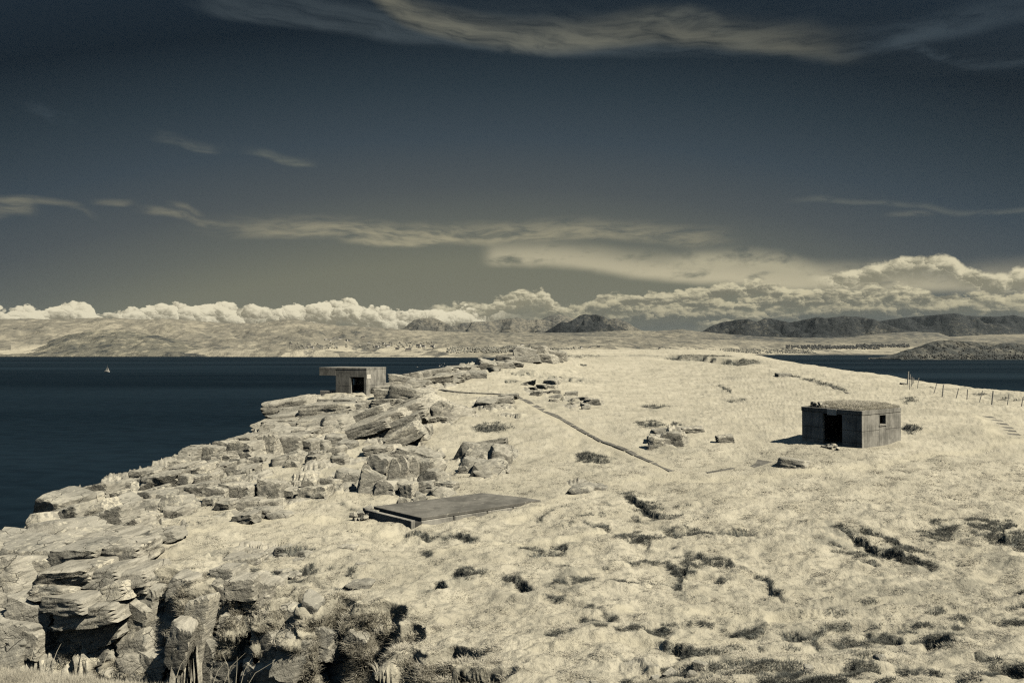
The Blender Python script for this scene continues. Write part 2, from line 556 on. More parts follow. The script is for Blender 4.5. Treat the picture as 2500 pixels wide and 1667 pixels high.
def polyline_sd(x, y, pts):
    """signed distance (positive on the right-hand side when walking along) and arc length"""
    best = np.full(np.shape(x), 1e18)
    sd = np.zeros(np.shape(x))
    tt = np.zeros(np.shape(x))
    acc = 0.0
    for (ax, ay), (bx, by) in zip(pts[:-1], pts[1:]):
        ex, ey = bx - ax, by - ay
        L = math.hypot(ex, ey)
        t = np.clip(((x - ax) * ex + (y - ay) * ey) / (L * L), 0, 1)
        qx, qy = x - (ax + ex * t), y - (ay + ey * t)
        d2 = qx * qx + qy * qy
        side = (qx * ey - qy * ex) / L
        new = d2 < best
        best = np.where(new, d2, best)
        sd = np.where(new, np.where(side >= 0, 1.0, -1.0), sd)
        tt = np.where(new, acc + t * L, tt)
        acc += L
    return np.sqrt(best) * sd, tt


def px_h(px, py, h):
    rx, rz = ray(px, py)
    d = -h / rz
    return (rx * d, d)


# top of the gully wall, from the left to the right (the drop is on the camera's side)
GULLY = [px_h(*p) for p in [(-500, 1430, 10.1), (-150, 1375, 9.85), (60, 1365, 9.6), (200, 1385, 9.35), (360, 1388, 9.2), (500, 1385, 9.05), (620, 1400, 8.98),
                             (740, 1425, 8.93), (860, 1460, 8.9), (970, 1484, 8.85), (1060, 1512, 8.8), (1150, 1552, 8.72), (1240, 1604, 8.65), (1300, 1690, 8.6), (1330, 2100, 8.6)]]
# sea-cliff edge, from far to near (the drop is on the left)
COAST = [((px - 1250) / F_PX * d, d) for px, d in [(1345, 290), (1300, 215), (1205, 172), (1110, 140), (1040, 122), (960, 103), (905, 95), (850, 92.5), (770, 90.5), (715, 86), (662, 80), (640, 76),
                                                  (560, 70), (455, 61.5), (400, 57), (330, 53), (262, 50), (200, 46), (120, 42.5), (85, 39.5), (40, 36.5), (0, 35), (-150, 33.5), (-400, 32), (-800, 30)]]


def knoll(x, y):
    ye = np.interp(x, [-6, -4, -2.9, -2.4, -1.9, -1.4, -0.6, 1, 4], [3.7, 3.72, 3.7, 3.62, 3.5, 3.36, 2.9, 2.3, 1.6])
    q = np.maximum(y - ye + 0.12, 0)
    return EYE - 1.66 + 0.05 * (ye - y).clip(-1, 2) * 0.3 - 1.9 * q * q / (q + 0.35)


def gully_drop(s):
    return np.where(s > 0, np.minimum(1.75 * s, 15.0), 0.0)


def macro(x, y):
    x = np.asarray(x, float)
    y = np.asarray(y, float)
    z = rbf(x, y)
    sg, _ = polyline_sd(x, y, GULLY)
    z = z - gully_drop(sg)
    sc, _ = polyline_sd(x, y, COAST)
    z = z - np.where(sc > 0, np.minimum(1.6 * sc + 0.12 * sc * sc, 60), 0)
    z = np.maximum(z, -4.0)
    return np.maximum(z, knoll(x, y))


def hit(px, py, start=5.0, end=330.0, n=1600):
    """ground point seen through a photo pixel"""
    rx, rz = ray(px, py)
    d = np.exp(np.linspace(math.log(start), math.log(end), n))
    g = macro(rx * d, d) - (EYE + rz * d)
    k = np.argmax(g > 0)
    if g[k] <= 0:
        k = n - 1
    k = max(k, 1)
    f = np.clip(-g[k - 1] / (g[k] - g[k - 1] + 1e-9), 0, 1)
    dd = d[k - 1] + (d[k] - d[k - 1]) * f
    return np.array([rx * dd, dd, EYE + rz * dd])


# banks and cuts in the turf: photo polyline, height of the step in metres, length of the run-out
SCARPS = [
    ([(975, 1296), (1010, 1304), (1050, 1309), (1090, 1305), (1120, 1302), (1150, 1314), (1185, 1326)], .62, 2.2),
    ([(1528, 1203), (1556, 1218), (1580, 1236), (1592, 1248), (1620, 1256), (1655, 1262)], .55, 1.6),
    ([(1405, 1112), (1440, 1116), (1470, 1121), (1502, 1122)], .5, 1.8), ([(1166, 1040), (1200, 1044), (1236, 1046)], .7, 1.8),
    ([(1555, 1032), (1590, 1034), (1625, 1042)], .5, 2.0), ([(1572, 991), (1622, 995)], .4, 2.0), ([(1640, 1030), (1675, 1041)], .35, 1.6),
    ([(1605, 868), (1660, 870), (1720, 873), (1790, 882), (1872, 887)], .9, 9), ([(1290, 868.5), (1400, 869), (1500, 868)], .5, 5),
    ([(1237, 911), (1270, 914), (1300, 909), (1335, 911)], .7, 3), ([(1308, 928), (1340, 924), (1372, 916)], .7, 3), ([(1228, 929), (1262, 930)], .6, 2.5), ([(1388, 907), (1420, 908)], .6, 2.5),
    ([(1375, 922), (1400, 926), (1450, 930)], .8, 3), ([(1405, 891), (1440, 891)], .5, 4), ([(1330, 965), (1390, 974), (1450, 990)], .45, 2),
    ([(1605, 1288), (1650, 1290), (1710, 1291)], .5, 1.5), ([(1762, 1297), (1795, 1294), (1835, 1290)], .55, 1.5), ([(1535, 1312), (1570, 1318), (1592, 1318)], .6, 1.4), ([(1440, 1284), (1500, 1288)], .4, 1.5),
    ([(1285, 1356), (1330, 1344), (1380, 1336)], .45, 1.3), ([(1340, 1324), (1400, 1326)], .4, 1.4), ([(1110, 1392), (1150, 1408)], .6, 1.1), ([(1070, 1416), (1105, 1434)], .5, 1.1), ([(1215, 1404), (1270, 1416), (1320, 1436)], .4, 1.2),
    ([(1700, 1360), (1750, 1366), (1800, 1380)], .4, 1.3), ([(1660, 1352), (1690, 1380), (1660, 1420), (1672, 1450)], .35, 1.2), ([(2000, 1286), (2060, 1296), (2120, 1318), (2200, 1352), (2260, 1378), (2330, 1382)], .42, 1.6),
    ([(2090, 1290), (2170, 1310), (2240, 1342)], .35, 1.5), ([(1990, 1310), (2070, 1330)], .4, 1.4),
    ([(2430, 1300), (2470, 1310), (2520, 1296)], .8, 2.2), ([(2390, 1288), (2450, 1278)], .5, 1.6), ([(2260, 1272), (2330, 1290)], .5, 1.6), ([(2110, 1368), (2160, 1378)], .35, 1.2),
    ([(1625, 1576), (1655, 1572), (1705, 1584)], .4, .8), ([(2058, 1634), (2080, 1626), (2100, 1636)], .5, .9),
    ([(2110, 1538), (2170, 1552), (2232, 1566)], .45, 1.0), ([(2252, 1562), (2300, 1568), (2345, 1586)], .55, 1.0),
    ([(1900, 1536), (1950, 1540), (1990, 1556)], .4, 1.0), ([(1760, 1612), (1850, 1606)], .3, .9), ([(1410, 1500), (1470, 1512)], .3, .9), ([(1320, 1538), (1380, 1536)], .35, .9), ([(1580, 1532), (1650, 1536)], .3, .9),
    ([(2208, 1040), (2226, 1048), (2245, 1052)], .8, 1.3), ([(1900, 912), (1960, 922), (2040, 944), (2080, 958)], .3, 2), ([(1760, 940), (1790, 960)], .3, 2), ([(1770, 976), (1830, 978)], .35, 2),
    ([(2440, 1625), (2500, 1640), (2560, 1640)], .6, 1.2), ([(2380, 1606), (2430, 1620)], .4, 1.0), ([(1950, 1615), (1985, 1625)], .4, .8), ([(2440, 972), (2500, 980)], .6, 3), ([(2380, 962), (2400, 964)], .5, 3),
    ([(2260, 945), (2310, 949)], .4, 3), ([(1040, 1340), (1060, 1350)], .3, 1), ([(540, 1352), (600, 1340), (700, 1350), (790, 1340)], .5, 1.3), ([(650, 1392), (720, 1384), (780, 1376)], .6, 1.2),
]
CLEFTS = [([(290, 1420), (200, 1480), (110, 1560), (60, 1640)], 2.4, .5), ([(340, 1380), (250, 1415), (160, 1450)], 1.5, .35), ([(1010, 1500), (950, 1590), (910, 1680)], 1.5, .42), ([(1115, 1560), (1060, 1620), (1010, 1690)], 1.4, .38), ([(880, 1450), (845, 1530), (800, 1620)], 1.3, .36), ([(745, 1420), (705, 1520), (665, 1640)], 1.6, .42),
          ([(575, 1385), (545, 1440), (480, 1600)], 1.6, .42), ([(1200, 1580), (1150, 1630), (1110, 1700)], 1.3, .34), ([(1080, 1520), (1050, 1580), (1000, 1660)], 1.0, .3), ([(1270, 1610), (1235, 1650), (1215, 1710)], 1.2, .3), ([(640, 1400), (610, 1480), (560, 1600)], 1.2, .32), ([(430, 1380), (390, 1480), (350, 1600)], 1.2, .34)]
_CL = [([px_h(px, py, 9.0 + .006 * max(0, py - 1400)) for px, py in poly], dep, wid) for poly, dep, wid in CLEFTS]
_SC = []
for poly, hgt, run in SCARPS:
    _SC.append(([tuple(hit(px, py)[:2]) for px, py in poly], hgt, run))

# dark heather, rushes and wet peat: photo ellipses (x, y, rx, ry, strength)
DARK = [
    (2260, 1440, 260, 26, .62), (2120, 1480, 180, 20, .45), (2020, 1322, 90, 13, .7), (2150, 1345, 110, 12, .8), (2060, 1292, 60, 12, .75), (2290, 1300, 50, 18, .85), (2420, 1290, 55, 22, .9),
    (2475, 1318, 50, 20, .9), (2440, 1360, 90, 30, .6), (2250, 1385, 80, 14, .7), (1690, 1296, 80, 10, .85), (1800, 1294, 36, 7, .9), (1545, 1312, 60, 9, .9), (1440, 1288, 50, 9, .6), (1680, 1375, 40, 22, .8),
    (1640, 1410, 36, 14, .7), (1665, 1450, 18, 12, .7), (1760, 1364, 50, 8, .7), (1590, 1545, 130, 14, .85), (1420, 1525, 70, 14, .65), (1330, 1540, 70, 12, .5), (1940, 1542, 60, 22, .75), (1880, 1550, 60, 14, .6),
    (2160, 1556, 70, 14, .85), (2070, 1552, 40, 14, .8), (2310, 1572, 50, 15, .9), (1860, 1640, 150, 22, .85), (1790, 1618, 60, 10, .7), (2000, 1652, 130, 10, .6), (2080, 1632, 22, 11, 1.), (2450, 1640, 80, 16, .9), (2050, 1590, 90, 16, .5),
    (2400, 1600, 70, 14, .5), (1130, 1402, 34, 14, .8), (1080, 1432, 44, 14, .75), (1140, 1430, 40, 12, .5), (1240, 1412, 44, 9, .6), (1390, 1425, 60, 16, .55), (1320, 1340, 60, 9, .8), (1370, 1330, 50, 8, .7), (1370, 1440, 40, 10, .7),
    (1400, 1412, 30, 10, .7), (1260, 1450, 60, 14, .4), (1200, 1044, 42, 9, .95), (1450, 1118, 48, 7, .95), (1590, 1036, 36, 6, .95), (1600, 994, 28, 5, .8), (1655, 1036, 18, 6, .6), (1360, 980, 70, 16, .35), (1390, 925, 44, 6, .6), (1285, 911, 44, 5, .75),
    (1345, 923, 30, 5, .75), (1420, 927, 40, 6, .7), (1250, 929, 20, 4, .7), (1700, 871, 110, 3.5, .95), (1820, 884, 60, 4, 1.), (1400, 869, 130, 2, .8), (1560, 868, 60, 2, .7), (2225, 1048, 22, 8, 1.), (2040, 945, 30, 8, .5), (1970, 1015, 30, 8, .4),
    (1650, 1100, 26, 9, .5), (1560, 1122, 24, 8, .5), (2050, 1120, 220, 12, .22), (2300, 1130, 160, 12, .25), (2150, 1180, 220, 16, .18), (1060, 1308, 50, 6, .7), (1140, 1314, 22, 9, .6), (1590, 1240, 26, 12, .9), (1545, 1212, 16, 10, .8), (1630, 1258, 28, 5, .8),
    (560, 1345, 46, 10, .7), (640, 1362, 60, 12, .7), (740, 1348, 40, 12, .7), (700, 1410, 70, 16, .5), (860, 1400, 14, 8, .8), (820, 1435, 20, 8, .8), (1310, 1200, 40, 5, .35), (1290, 1125, 40, 8, .3), (1290, 1200, 30, 10, .3), (1790, 922, 24, 7, .5),
    (2330, 950, 40, 4, .5), (2450, 968, 40, 7, .7), (2400, 965, 16, 4, .8), (2380, 985, 60, 5, .5), (1890, 1140, 40, 8, .4), (1860, 1060, 24, 8, .4), (1790, 975, 26, 6, .6), (1762, 950, 14, 6, .5), (2220, 975, 14, 6, .8), (2110, 1250, 50, 10, .4), (2340, 1230, 40, 8, .3),
    (1100, 1470, 30, 12, .5), (1480, 1460, 70, 10, .3), (1640, 1500, 60, 8, .3),
]
# pale trodden paths: photo polyline, half width in metres
TRAILS = [
    ([(2500, 1082), (2380, 1096), (2300, 1108), (2150, 1132), (2000, 1152), (1850, 1166), (1700, 1172), (1560, 1168), (1450, 1185), (1370, 1215), (1320, 1245), (1250, 1270)], .45),
    ([(1640, 1156), (1560, 1120), (1470, 1080), (1400, 1044), (1330, 1008), (1280, 984), (1230, 968), (1150, 964)], .6),
    ([(1420, 1056), (1400, 1080), (1390, 1100)], .5), ([(1100, 1340), (1300, 1330), (1450, 1300), (1560, 1290)], .35), ([(300, 1310), (500, 1296), (700, 1262), (860, 1275), (960, 1310)], .7),
    ([(2440, 1090), (2430, 1070), (2410, 1040), (2395, 1020)], .4), ([(1530, 1490), (1800, 1500), (2000, 1505)], .3), ([(1320, 1585), (1600, 1560), (1800, 1556)], .4),
]
PATHS = [([(1075, 951), (1120, 958), (1180, 961), (1235, 963), (1262, 969)], .7), ([(1262, 969), (1285, 978), (1305, 990), (1330, 1003), (1375, 1022), (1425, 1051), (1470, 1075), (1520, 1090), (1555, 1108), (1590, 1125), (1625, 1138), (1650, 1150)], .75),
         ([(1722, 1153), (1765, 1146), (1800, 1140), (1828, 1138), (1868, 1124)], .7), ([(2412, 1017), (2432, 1026), (2448, 1036), (2462, 1050), (2478, 1062)], .7)]
_PATHS = [([tuple(hit(px, py)[:2]) for px, py in poly], w) for poly, w in PATHS]
_TR = [([tuple(hit(px, py)[:2]) for px, py in poly], w) for poly, w in TRAILS]

# bare rock: photo polygons and ellipses
ROCK_POLY = [
    [(-60, 1335), (60, 1295), (95, 1235), (200, 1180), (270, 1160), (380, 1130), (450, 1098), (560, 1062), (640, 1040), (655, 1005), (740, 965), (790, 940), (900, 935), (935, 975), (900, 1010), (855, 1040), (838, 1080),
     (760, 1105), (690, 1122), (640, 1150), (700, 1158), (790, 1120), (880, 1128), (885, 1180), (800, 1215), (700, 1238), (590, 1258), (480, 1262), (450, 1285), (400, 1300), (340, 1330), (300, 1350), (330, 1400), (-100, 1480)],
    [(905, 950), (960, 932), (1060, 893), (1130, 878), (1215, 872), (1235, 893), (1180, 912), (1140, 926), (1100, 946), (1010, 960), (930, 985)],
]
ROCK_ELL = [(985, 1138, 115, 66, 1.), (1180, 1122, 58, 46, 1.), (1078, 1008, 55, 26, 1.), (940, 1052, 85, 50, 1.), (1205, 986, 55, 18, .9), (1315, 870, 66, 12, 1.), (1630, 1072, 50, 22, .9), (1430, 1186, 40, 14, .8),
            (1320, 952, 45, 14, .6), (1400, 980, 45, 16, .6), (640, 1352, 120, 32, .55), (1100, 960, 60, 8, .5), (1250, 1015, 60, 7, .6), (860, 1150, 60, 40, .7), (1330, 1600, 60, 30, .25), (1560, 1625, 50, 16, .5)]


def in_poly(px, py, poly):
    c = np.zeros(np.shape(px), bool)
    for (x1, y1), (x2, y2) in zip(poly, poly[1:] + poly[:1]):
        if y1 == y2:
            continue
        cond = (y1 > py) != (y2 > py)
        c ^= cond & (px < (x2 - x1) * (py - y1) / (y2 - y1) + x1)
    return c


BUILDINGS = []          # (cx, cy, radius, z) flattened patches, filled below
CORNER = np.array([21.5, 42.0])
LEFT = np.array([19.25, 45.4])
BACK = np.array([25.4, 44.4])


def terrain(x, y):
    """full ground height and the masks rock, dark, pale, gully"""
    x = np.asarray(x, float)
    y = np.asarray(y, float)
    z0 = rbf(x, y)
    kn = knoll(x, y)
    ppx, ppy = to_px(x, np.maximum(y, 1.0), z0)
    dist = np.sqrt(x * x + y * y)
    wx = fbm(x * .35, y * .35, 3)
    wy = fbm(x * .35 + 40, y * .35 + 9, 3)
    fine = fbm(x * 1.7, y * 1.7, 3)
    sc_px = F_PX / np.maximum(y, 3.0)
    qx = ppx + (wx * .9 + fine * .25) * sc_px * .8
    qy = ppy + (wy * .35 + fine * .12) * sc_px * .35
    # rock mask
    rock = np.zeros(x.shape)
    for poly in ROCK_POLY:
        rock = np.maximum(rock, in_poly(qx, qy, poly).astype(float))
    for ex, ey, rx, ry, st in ROCK_ELL:
        e = ((qx - ex) / rx) ** 2 + ((qy - ey) / ry) ** 2
        rock = np.maximum(rock, sstep(1.15, .75, e) * st)
    sc, tc_ = polyline_sd(x, y, COAST)
    rock = np.maximum(rock, sstep(-1.2, .3, sc + wx * 1.5))
    rock = rock * (1 - sstep(.28, .5, fbm(x * .22 + 5, y * .22, 3)) * sstep(40, 30, y - 30 + 0 * x) * 0)
    # grass pockets between the rocks
    pocket = sstep(-.05, .09, fbm(x * .34 + 3.3, y * .26 + 8.8, 3) - .02)
    rock = rock * (1 - pocket * sstep(250, 420, ppx) * sstep(-2.0, -4.5, sc))
    # jointed blocks
    ca, sa = math.cos(.42), math.sin(.42)
    u, v = x * ca + y * sa, -x * sa + y * ca
    v = v + fine * .05
    r1, a1, b1, ox1, oy1, e1 = cells(u / 2.6 + wx * .12, v / 2.0 + wy * .12, .7, 1)
    r2, a2, b2, ox2, oy2, e2 = cells(u / .85 + wx * .2, v / .62, .8, 2)
    rk = (r1 - .38) * .62 + (a1 * ox1 + b1 * oy1) * .9 - .38 * sstep(.07, .0, e1)
    rk = rk + (r2 - .5) * .13 + (a2 * ox2 + b2 * oy2) * .22 - .10 * sstep(.08, 0, e2)
    strata = np.sin((v * .5 + z0 * 2.2 + u * .25 + wx * .4) * 5.0)
    rk = rk + .035 * strata + .05 * fbm(x * 2.3, y * 2.3, 4, .55)
    # turf
    hag = np.clip(sstep(1150, 1330, ppy) * .8 + .2, 0, 1)
    tf = .26 * fbm(x * .20 + 8, y * .24, 2) + .13 * fbm(x * .45, y * .55, 3) + (.06 + .11 * hag) * fbm(x * 1.0, y * 1.5, 3) + .03 * fbm(x * 4.5, y * 5, 3) * (y < 90)
    bil = np.abs(gnoise(x * .55 + 31, y * .75 + 12))
    tf = tf + hag * .24 * (bil - .2)
    near = sstep(7.5, 11, dist)
    # long low terraces in the turf
    ph_t = y * .40 + x * .11 + 2.4 * fbm(x * .10 + 3, y * .15, 3)
    ft = ph_t - np.floor(ph_t)
    mt = sstep(-.02, .26, fbm(x * .085 + 20, y * .12 + 7, 2)) * hag * sstep(.25, .6, hag) * (1 - rock)
    jump = sstep(.0, .085, ft)
    terr = (.5 - ft) * jump + (-.5) * (1 - jump)
    tf = tf + .19 * mt * terr
    pathm = np.zeros(x.shape)
    for poly, wd in _PATHS:
        q, t = polyline_sd(x, y, poly)
        pathm = np.maximum(pathm, sstep(wd * 1.7, wd * .9, np.abs(q)))
    tf = tf * (1 - pathm)
    z = z0 + (tf * (1 - rock) + rk * rock) * near * np.where(y > 130, .55, 1.0)
    # turf banks
    dark = np.zeros(x.shape)
    for poly, hgt, run in _SC:
        cx = np.mean([p[0] for p in poly])
        cy = np.mean([p[1] for p in poly])
        rad = max(math.hypot(p[0] - cx, p[1] - cy) for p in poly) + run * 2.5 + 1
        m = (x - cx) ** 2 + (y - cy) ** 2 < rad * rad
        if not m.any():
            continue
        xs, ys = x[m], y[m]
        jig = min(1, run / 1.6)
        q, t = polyline_sd(xs + (wx[m] * .35 + fine[m] * .16) * jig, ys + (wy[m] * .35 + fine[m] * .12) * jig, poly)
        Lp = sum(math.hypot(b[0] - a[0], b[1] - a[1]) for a, b in zip(poly[:-1], poly[1:]))
        taper = sstep(0, .22, t / Lp) * sstep(1, .78, t / Lp)
        endd = (t <= 1e-6) | (t >= Lp - 1e-6)
        taper = np.where(endd, 0, taper) * (1.15 if hgt >= .84 else np.clip(.75 + 1.1 * wx[m] + .5 * fine[m], .1, 1.3))
        w = .06 + .035 * run
        prof = sstep(0, w, q) * (1 - np.clip((q - w) / (run * 1.25), 0, 1)) ** 1.6
        lip = sstep(-.8 * run, 0, q) * sstep(w, 0, q) * .30
        z[m] = z[m] + (lip * (1.7 if hgt == .86 else 1) - prof * (.62 if hgt == .86 else 1)) * hgt * .62 * taper
        dk = sstep(-.03, .03, q) * sstep(w * 1.6 + .16 + .1 * fine[m], w * .8, q)  # bank face: bare peat, plus painted shade under the turf lip
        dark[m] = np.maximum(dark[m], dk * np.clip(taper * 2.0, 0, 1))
    dark = np.maximum(dark, mt * sstep(.12, .0, ft - .045) * sstep(.0, .03, ft) * sstep(-.15, .2, fbm(x * 1.3, y * 2.0, 3)) * .95)  # step faces: exposed soil, with the shadow line painted into the colour
    # dark growth
    dn = fbm(x * 1.1, y * 2.0, 4, .6)
    rag = fbm(x * 3.5, y * 6.0, 3, .6)
    for ex, ey, rx, ry, st in DARK:
        e = ((qx - ex) / rx) ** 2 + ((qy - ey) / ry) ** 2
        m = e < 3.5
        if m.any():
            kn_ = .35 if ry < 5 else 1.0
            dark[m] = np.maximum(dark[m], sstep(1.25, .1, e[m] * .8 + .15 + (dn[m] * 1.7 + rag[m] * 1.3) * kn_) * st * .66)
    speck = sstep(.24, .42, fbm(x * 2.1 + 9, y * 3.6, 4, .6) + .08 * (hag - .5)) * .32
    dark = np.maximum(dark, speck * (1 - rock) * sstep(6, 12, dist) * sstep(220, 110, dist))
    # pale trodden turf
    pale = np.zeros(x.shape)
    for poly, wd in _TR:
        q, t = polyline_sd(x + wx * .3, y + wy * .3, poly)
        pale = np.maximum(pale, sstep(wd * 1.8, wd * .3, np.abs(q)))
    pale *= (1 - rock)
    dark *= (1 - .85 * pale)
    # gully wall with buttresses
    sg, tg = polyline_sd(x, y, GULLY)
    ph = tg / 3.4 + 1.5 * fbm(tg * .13 + 3, sg * .10, 2) + .25 * fbm(tg * .9, sg * .7, 2) + sg * .13
    fr = ph - np.floor(ph)
    saw = np.where(fr < .3, sstep(0, .3, fr), 1 - sstep(.3, 1, fr))
    ph2 = tg / 1.05 + .6 * fbm(tg * .5 + 13, sg * .4, 2) + sg * .22
    f2 = ph2 - np.floor(ph2)
    saw2 = np.where(f2 < .25, f2 / .25, 1 - (f2 - .25) / .75)
    bigv = .5 + .5 * np.clip(fbm(tg * .16 + 7, sg * .02, 2) * 2.2, -1, 1)
    s2 = sg - .25 - saw * (.35 + .75 * sstep(460, 700, ppx) + 1.9 * bigv * bigv) - saw2 * .06 * (1 - bigv) - wx * .9 - fine * .10
    for poly, dep, wid in _CL:
        q, t = polyline_sd(x + wx * .25, y + wy * .25, poly)
        Lp = sum(math.hypot(b[0] - a[0], b[1] - a[1]) for a, b in zip(poly[:-1], poly[1:]))
        s2 = s2 + dep * np.exp(-(q / wid) ** 2) * sstep(0, .3, t / Lp) * sstep(-.6, .8, sg)
    led = np.abs(((s2 * .85 + .35 * fbm(x * .7, y * .9, 3)) % 1.0) - .5) * 2
    gsl = 2.05 + 0 * ppx
    drop = np.where(s2 > 0, np.minimum(gsl * s2 + .55 * (led - .5) * sstep(0, .5, s2), 15), 0)
    ing = sstep(-.1, .5, s2)
    rg = rk * .12
    z = z * 1.0 - drop + ing * rg * near * sstep(900, 500, ppx) + ing * near * (.10 * fbm(x * 1.8, y * 1.8, 4, .6))
    z = z - np.where(sc > 0, np.minimum(1.6 * sc + .12 * sc * sc, 60), 0) * 1.0
    # buildings stand in flattened ground
    for cx, cy, rad, zz in BUILDINGS:
        d = np.sqrt((x - cx) ** 2 + (y - cy) ** 2)
        k = sstep(rad, rad * .55, d)
        z = z * (1 - k) + np.minimum(z, zz) * k
    z = np.maximum(z, -4.0)
    kt = kn + .035 * fbm(x * 3, y * 3, 3) + .012 * fbm(x * 14, y * 14, 3)
    isk = kt > z
    z = np.where(isk, kt, z)
    rock = np.where(isk, 0, rock)
    dark = np.where(isk, 0, dark)
    return z, rock, dark, np.where(isk, 0.0, pale), np.where(isk, 0, ing)


def hit_full(px, py, start=9.0, end=60.0, n=700):
    """as hit(), but against the finished ground with its buttresses"""
    rx, rz = ray(px, py)
    d = np.exp(np.linspace(math.log(start), math.log(end), n))
    g = terrain(rx * d, d)[0] - (EYE + rz * d)
    k = int(np.argmax(g > 0))
    if g[k] <= 0:
        return hit(px, py)
    k = max(k, 1)
    f = np.clip(-g[k - 1] / (g[k] - g[k - 1] + 1e-9), 0, 1)
    dd = d[k - 1] + (d[k] - d[k - 1]) * f
    return np.array([rx * dd, dd, EYE + rz * dd])


BUILDINGS.append((22.1, 43.9, 3.1, EYE - 6.0))

# ------------------------------------------------------------------ adaptive ground mesh
NA, NR = 1180, 640
az = np.arctan(np.linspace(-330, 2830, NA) / F_PX - 1250.0 / F_PX)
NS = 1500
rr = np.exp(np.linspace(math.log(2.2), math.log(330.0), NS))
sub = np.linspace(0, NA - 1, 180).astype(int)
Rk = []
for i in sub:
    xx, yy = rr * math.sin(az[i]), rr * math.cos(az[i])
    zz = macro(xx, yy)
    _, py = to_px(xx, yy, zz)
    low = np.minimum.accumulate(py)
    vis = np.maximum(0, -np.diff(low))
    vis = np.minimum(vis, 12)
    w = vis + 0.06 * np.abs(np.diff(py)).clip(0, 4) + 60 * np.diff(np.log(rr)) * (rr[1:] < 250)
    cum = np.concatenate([[0], np.cumsum(w)])
    Rk.append(np.interp(np.linspace(0, cum[-1], NR), cum, rr))
Rk = np.array(Rk)
ker = np.hanning(9)
ker /= ker.sum()
pad = np.pad(np.log(Rk), ((4, 4), (0, 0)), mode='edge')
Rk = np.exp(sum(ker[k] * pad[k:k + len(sub)] for k in range(9)))
Rg = np.exp(np.array([np.interp(np.arange(NA), sub, np.log(Rk[:, j])) for j in range(NR)])).T
GX = Rg * np.sin(az)[:, None]
GY = Rg * np.cos(az)[:, None]
GZ, Mrock, Mdark, Mpale, Mgul = terrain(GX, GY)
# steep faces: push the rock in and out along its normal so that ledges and hollows show
P3 = np.stack([GX, GY, GZ], -1)


def grid_normals(P):
    a_ = np.gradient(P, axis=0)
    r_ = np.gradient(P, axis=1)
    c_ = np.cross(r_, a_)
    c_ /= np.linalg.norm(c_, axis=-1, keepdims=True) + 1e-12
    return np.where(c_[..., 2:3] < 0, -c_, c_)


def blur(a, k):
    for ax_ in (0, 1):
        w_ = np.cumsum(np.pad(a, [(k + 1, k) if i == ax_ else (0, 0) for i in range(a.ndim)], mode='edge'), axis=ax_)
        sl_hi = [slice(None)] * a.ndim
        sl_lo = [slice(None)] * a.ndim
        sl_hi[ax_] = slice(2 * k + 1, None)
        sl_lo[ax_] = slice(0, -(2 * k + 1))
        a = (w_[tuple(sl_hi)] - w_[tuple(sl_lo)]) / (2 * k + 1)
    return a


# knock off one-vertex spikes in the gully
Pb = blur(P3, 2)
kg = (sstep(.05, .5, blur(Mgul, 3)) * (GY > 9))[..., None] * .85
P3 = P3 * (1 - kg) + Pb * kg
GX, GY, GZ = P3[..., 0], P3[..., 1], P3[..., 2]
Nn = grid_normals(blur(P3, 4))
stp = sstep(.80, .45, blur(Nn[..., 2], 3)) * (GY > 9) * (GY < 60) * np.maximum(Mgul, .0)
hx_, hy_, hz_ = GX, GY, GZ
band = (hz_ * 1.15 + .35 * fbm(hx_ * .5, hy_ * .5 + hz_ * .2, 3) + .12 * hx_)
ledge_ = np.abs((band % 1.0) - .5) * 2
dsp = .75 * fbm(hx_ * .6 + hy_ * .3, hz_ * 1.1 + 3, 5, .6) + .42 * (ledge_ - .5) + .3 * fbm(hx_ * 2.2 + hy_ * .7, hz_ * 2.9 + 8, 3, .6)
P3 = P3 + Nn * (dsp * stp)[..., None] * np.array([.8, .8, .8])
# normals for the steep faces
da = np.gradient(P3, axis=0)
dr = np.gradient(P3, axis=1)
nn = np.cross(dr, da)
nn /= np.linalg.norm(nn, axis=-1, keepdims=True) + 1e-12
slope = np.abs(nn[..., 2])
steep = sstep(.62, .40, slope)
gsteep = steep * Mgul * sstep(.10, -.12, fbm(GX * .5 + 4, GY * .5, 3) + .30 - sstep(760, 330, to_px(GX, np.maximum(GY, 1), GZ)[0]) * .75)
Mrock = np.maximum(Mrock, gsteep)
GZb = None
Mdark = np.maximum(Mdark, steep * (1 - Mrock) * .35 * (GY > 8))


def grid_mesh(name, P, attrs, mat):
    n0, n1 = P.shape[:2]
    idx = np.arange(n0 * n1).reshape(n0, n1)
    q = np.stack([idx[:-1, :-1], idx[:-1, 1:], idx[1:, 1:], idx[1:, :-1]], -1).reshape(-1, 4)[:, ::-1]
    me = bpy.data.meshes.new(name)
    me.vertices.add(n0 * n1)
    me.vertices.foreach_set('co', P.reshape(-1).astype(np.float32))
    me.loops.add(q.size)
    me.loops.foreach_set('vertex_index', q.reshape(-1).astype(np.int32))
    me.polygons.add(len(q))
    me.polygons.foreach_set('loop_start', (np.arange(len(q)) * 4).astype(np.int32))
    me.polygons.foreach_set('loop_total', np.full(len(q), 4, np.int32))
    me.polygons.foreach_set('use_smooth', np.ones(len(q), bool))
    me.update(calc_edges=True)
    for an, a in attrs.items():
        at = me.attributes.new(an, 'FLOAT', 'POINT')
        at.data.foreach_set('value', a.reshape(-1).astype(np.float32))
    me.materials.append(mat)
    ob = bpy.data.objects.new(name, me)
    COL.objects.link(ob)
    return ob


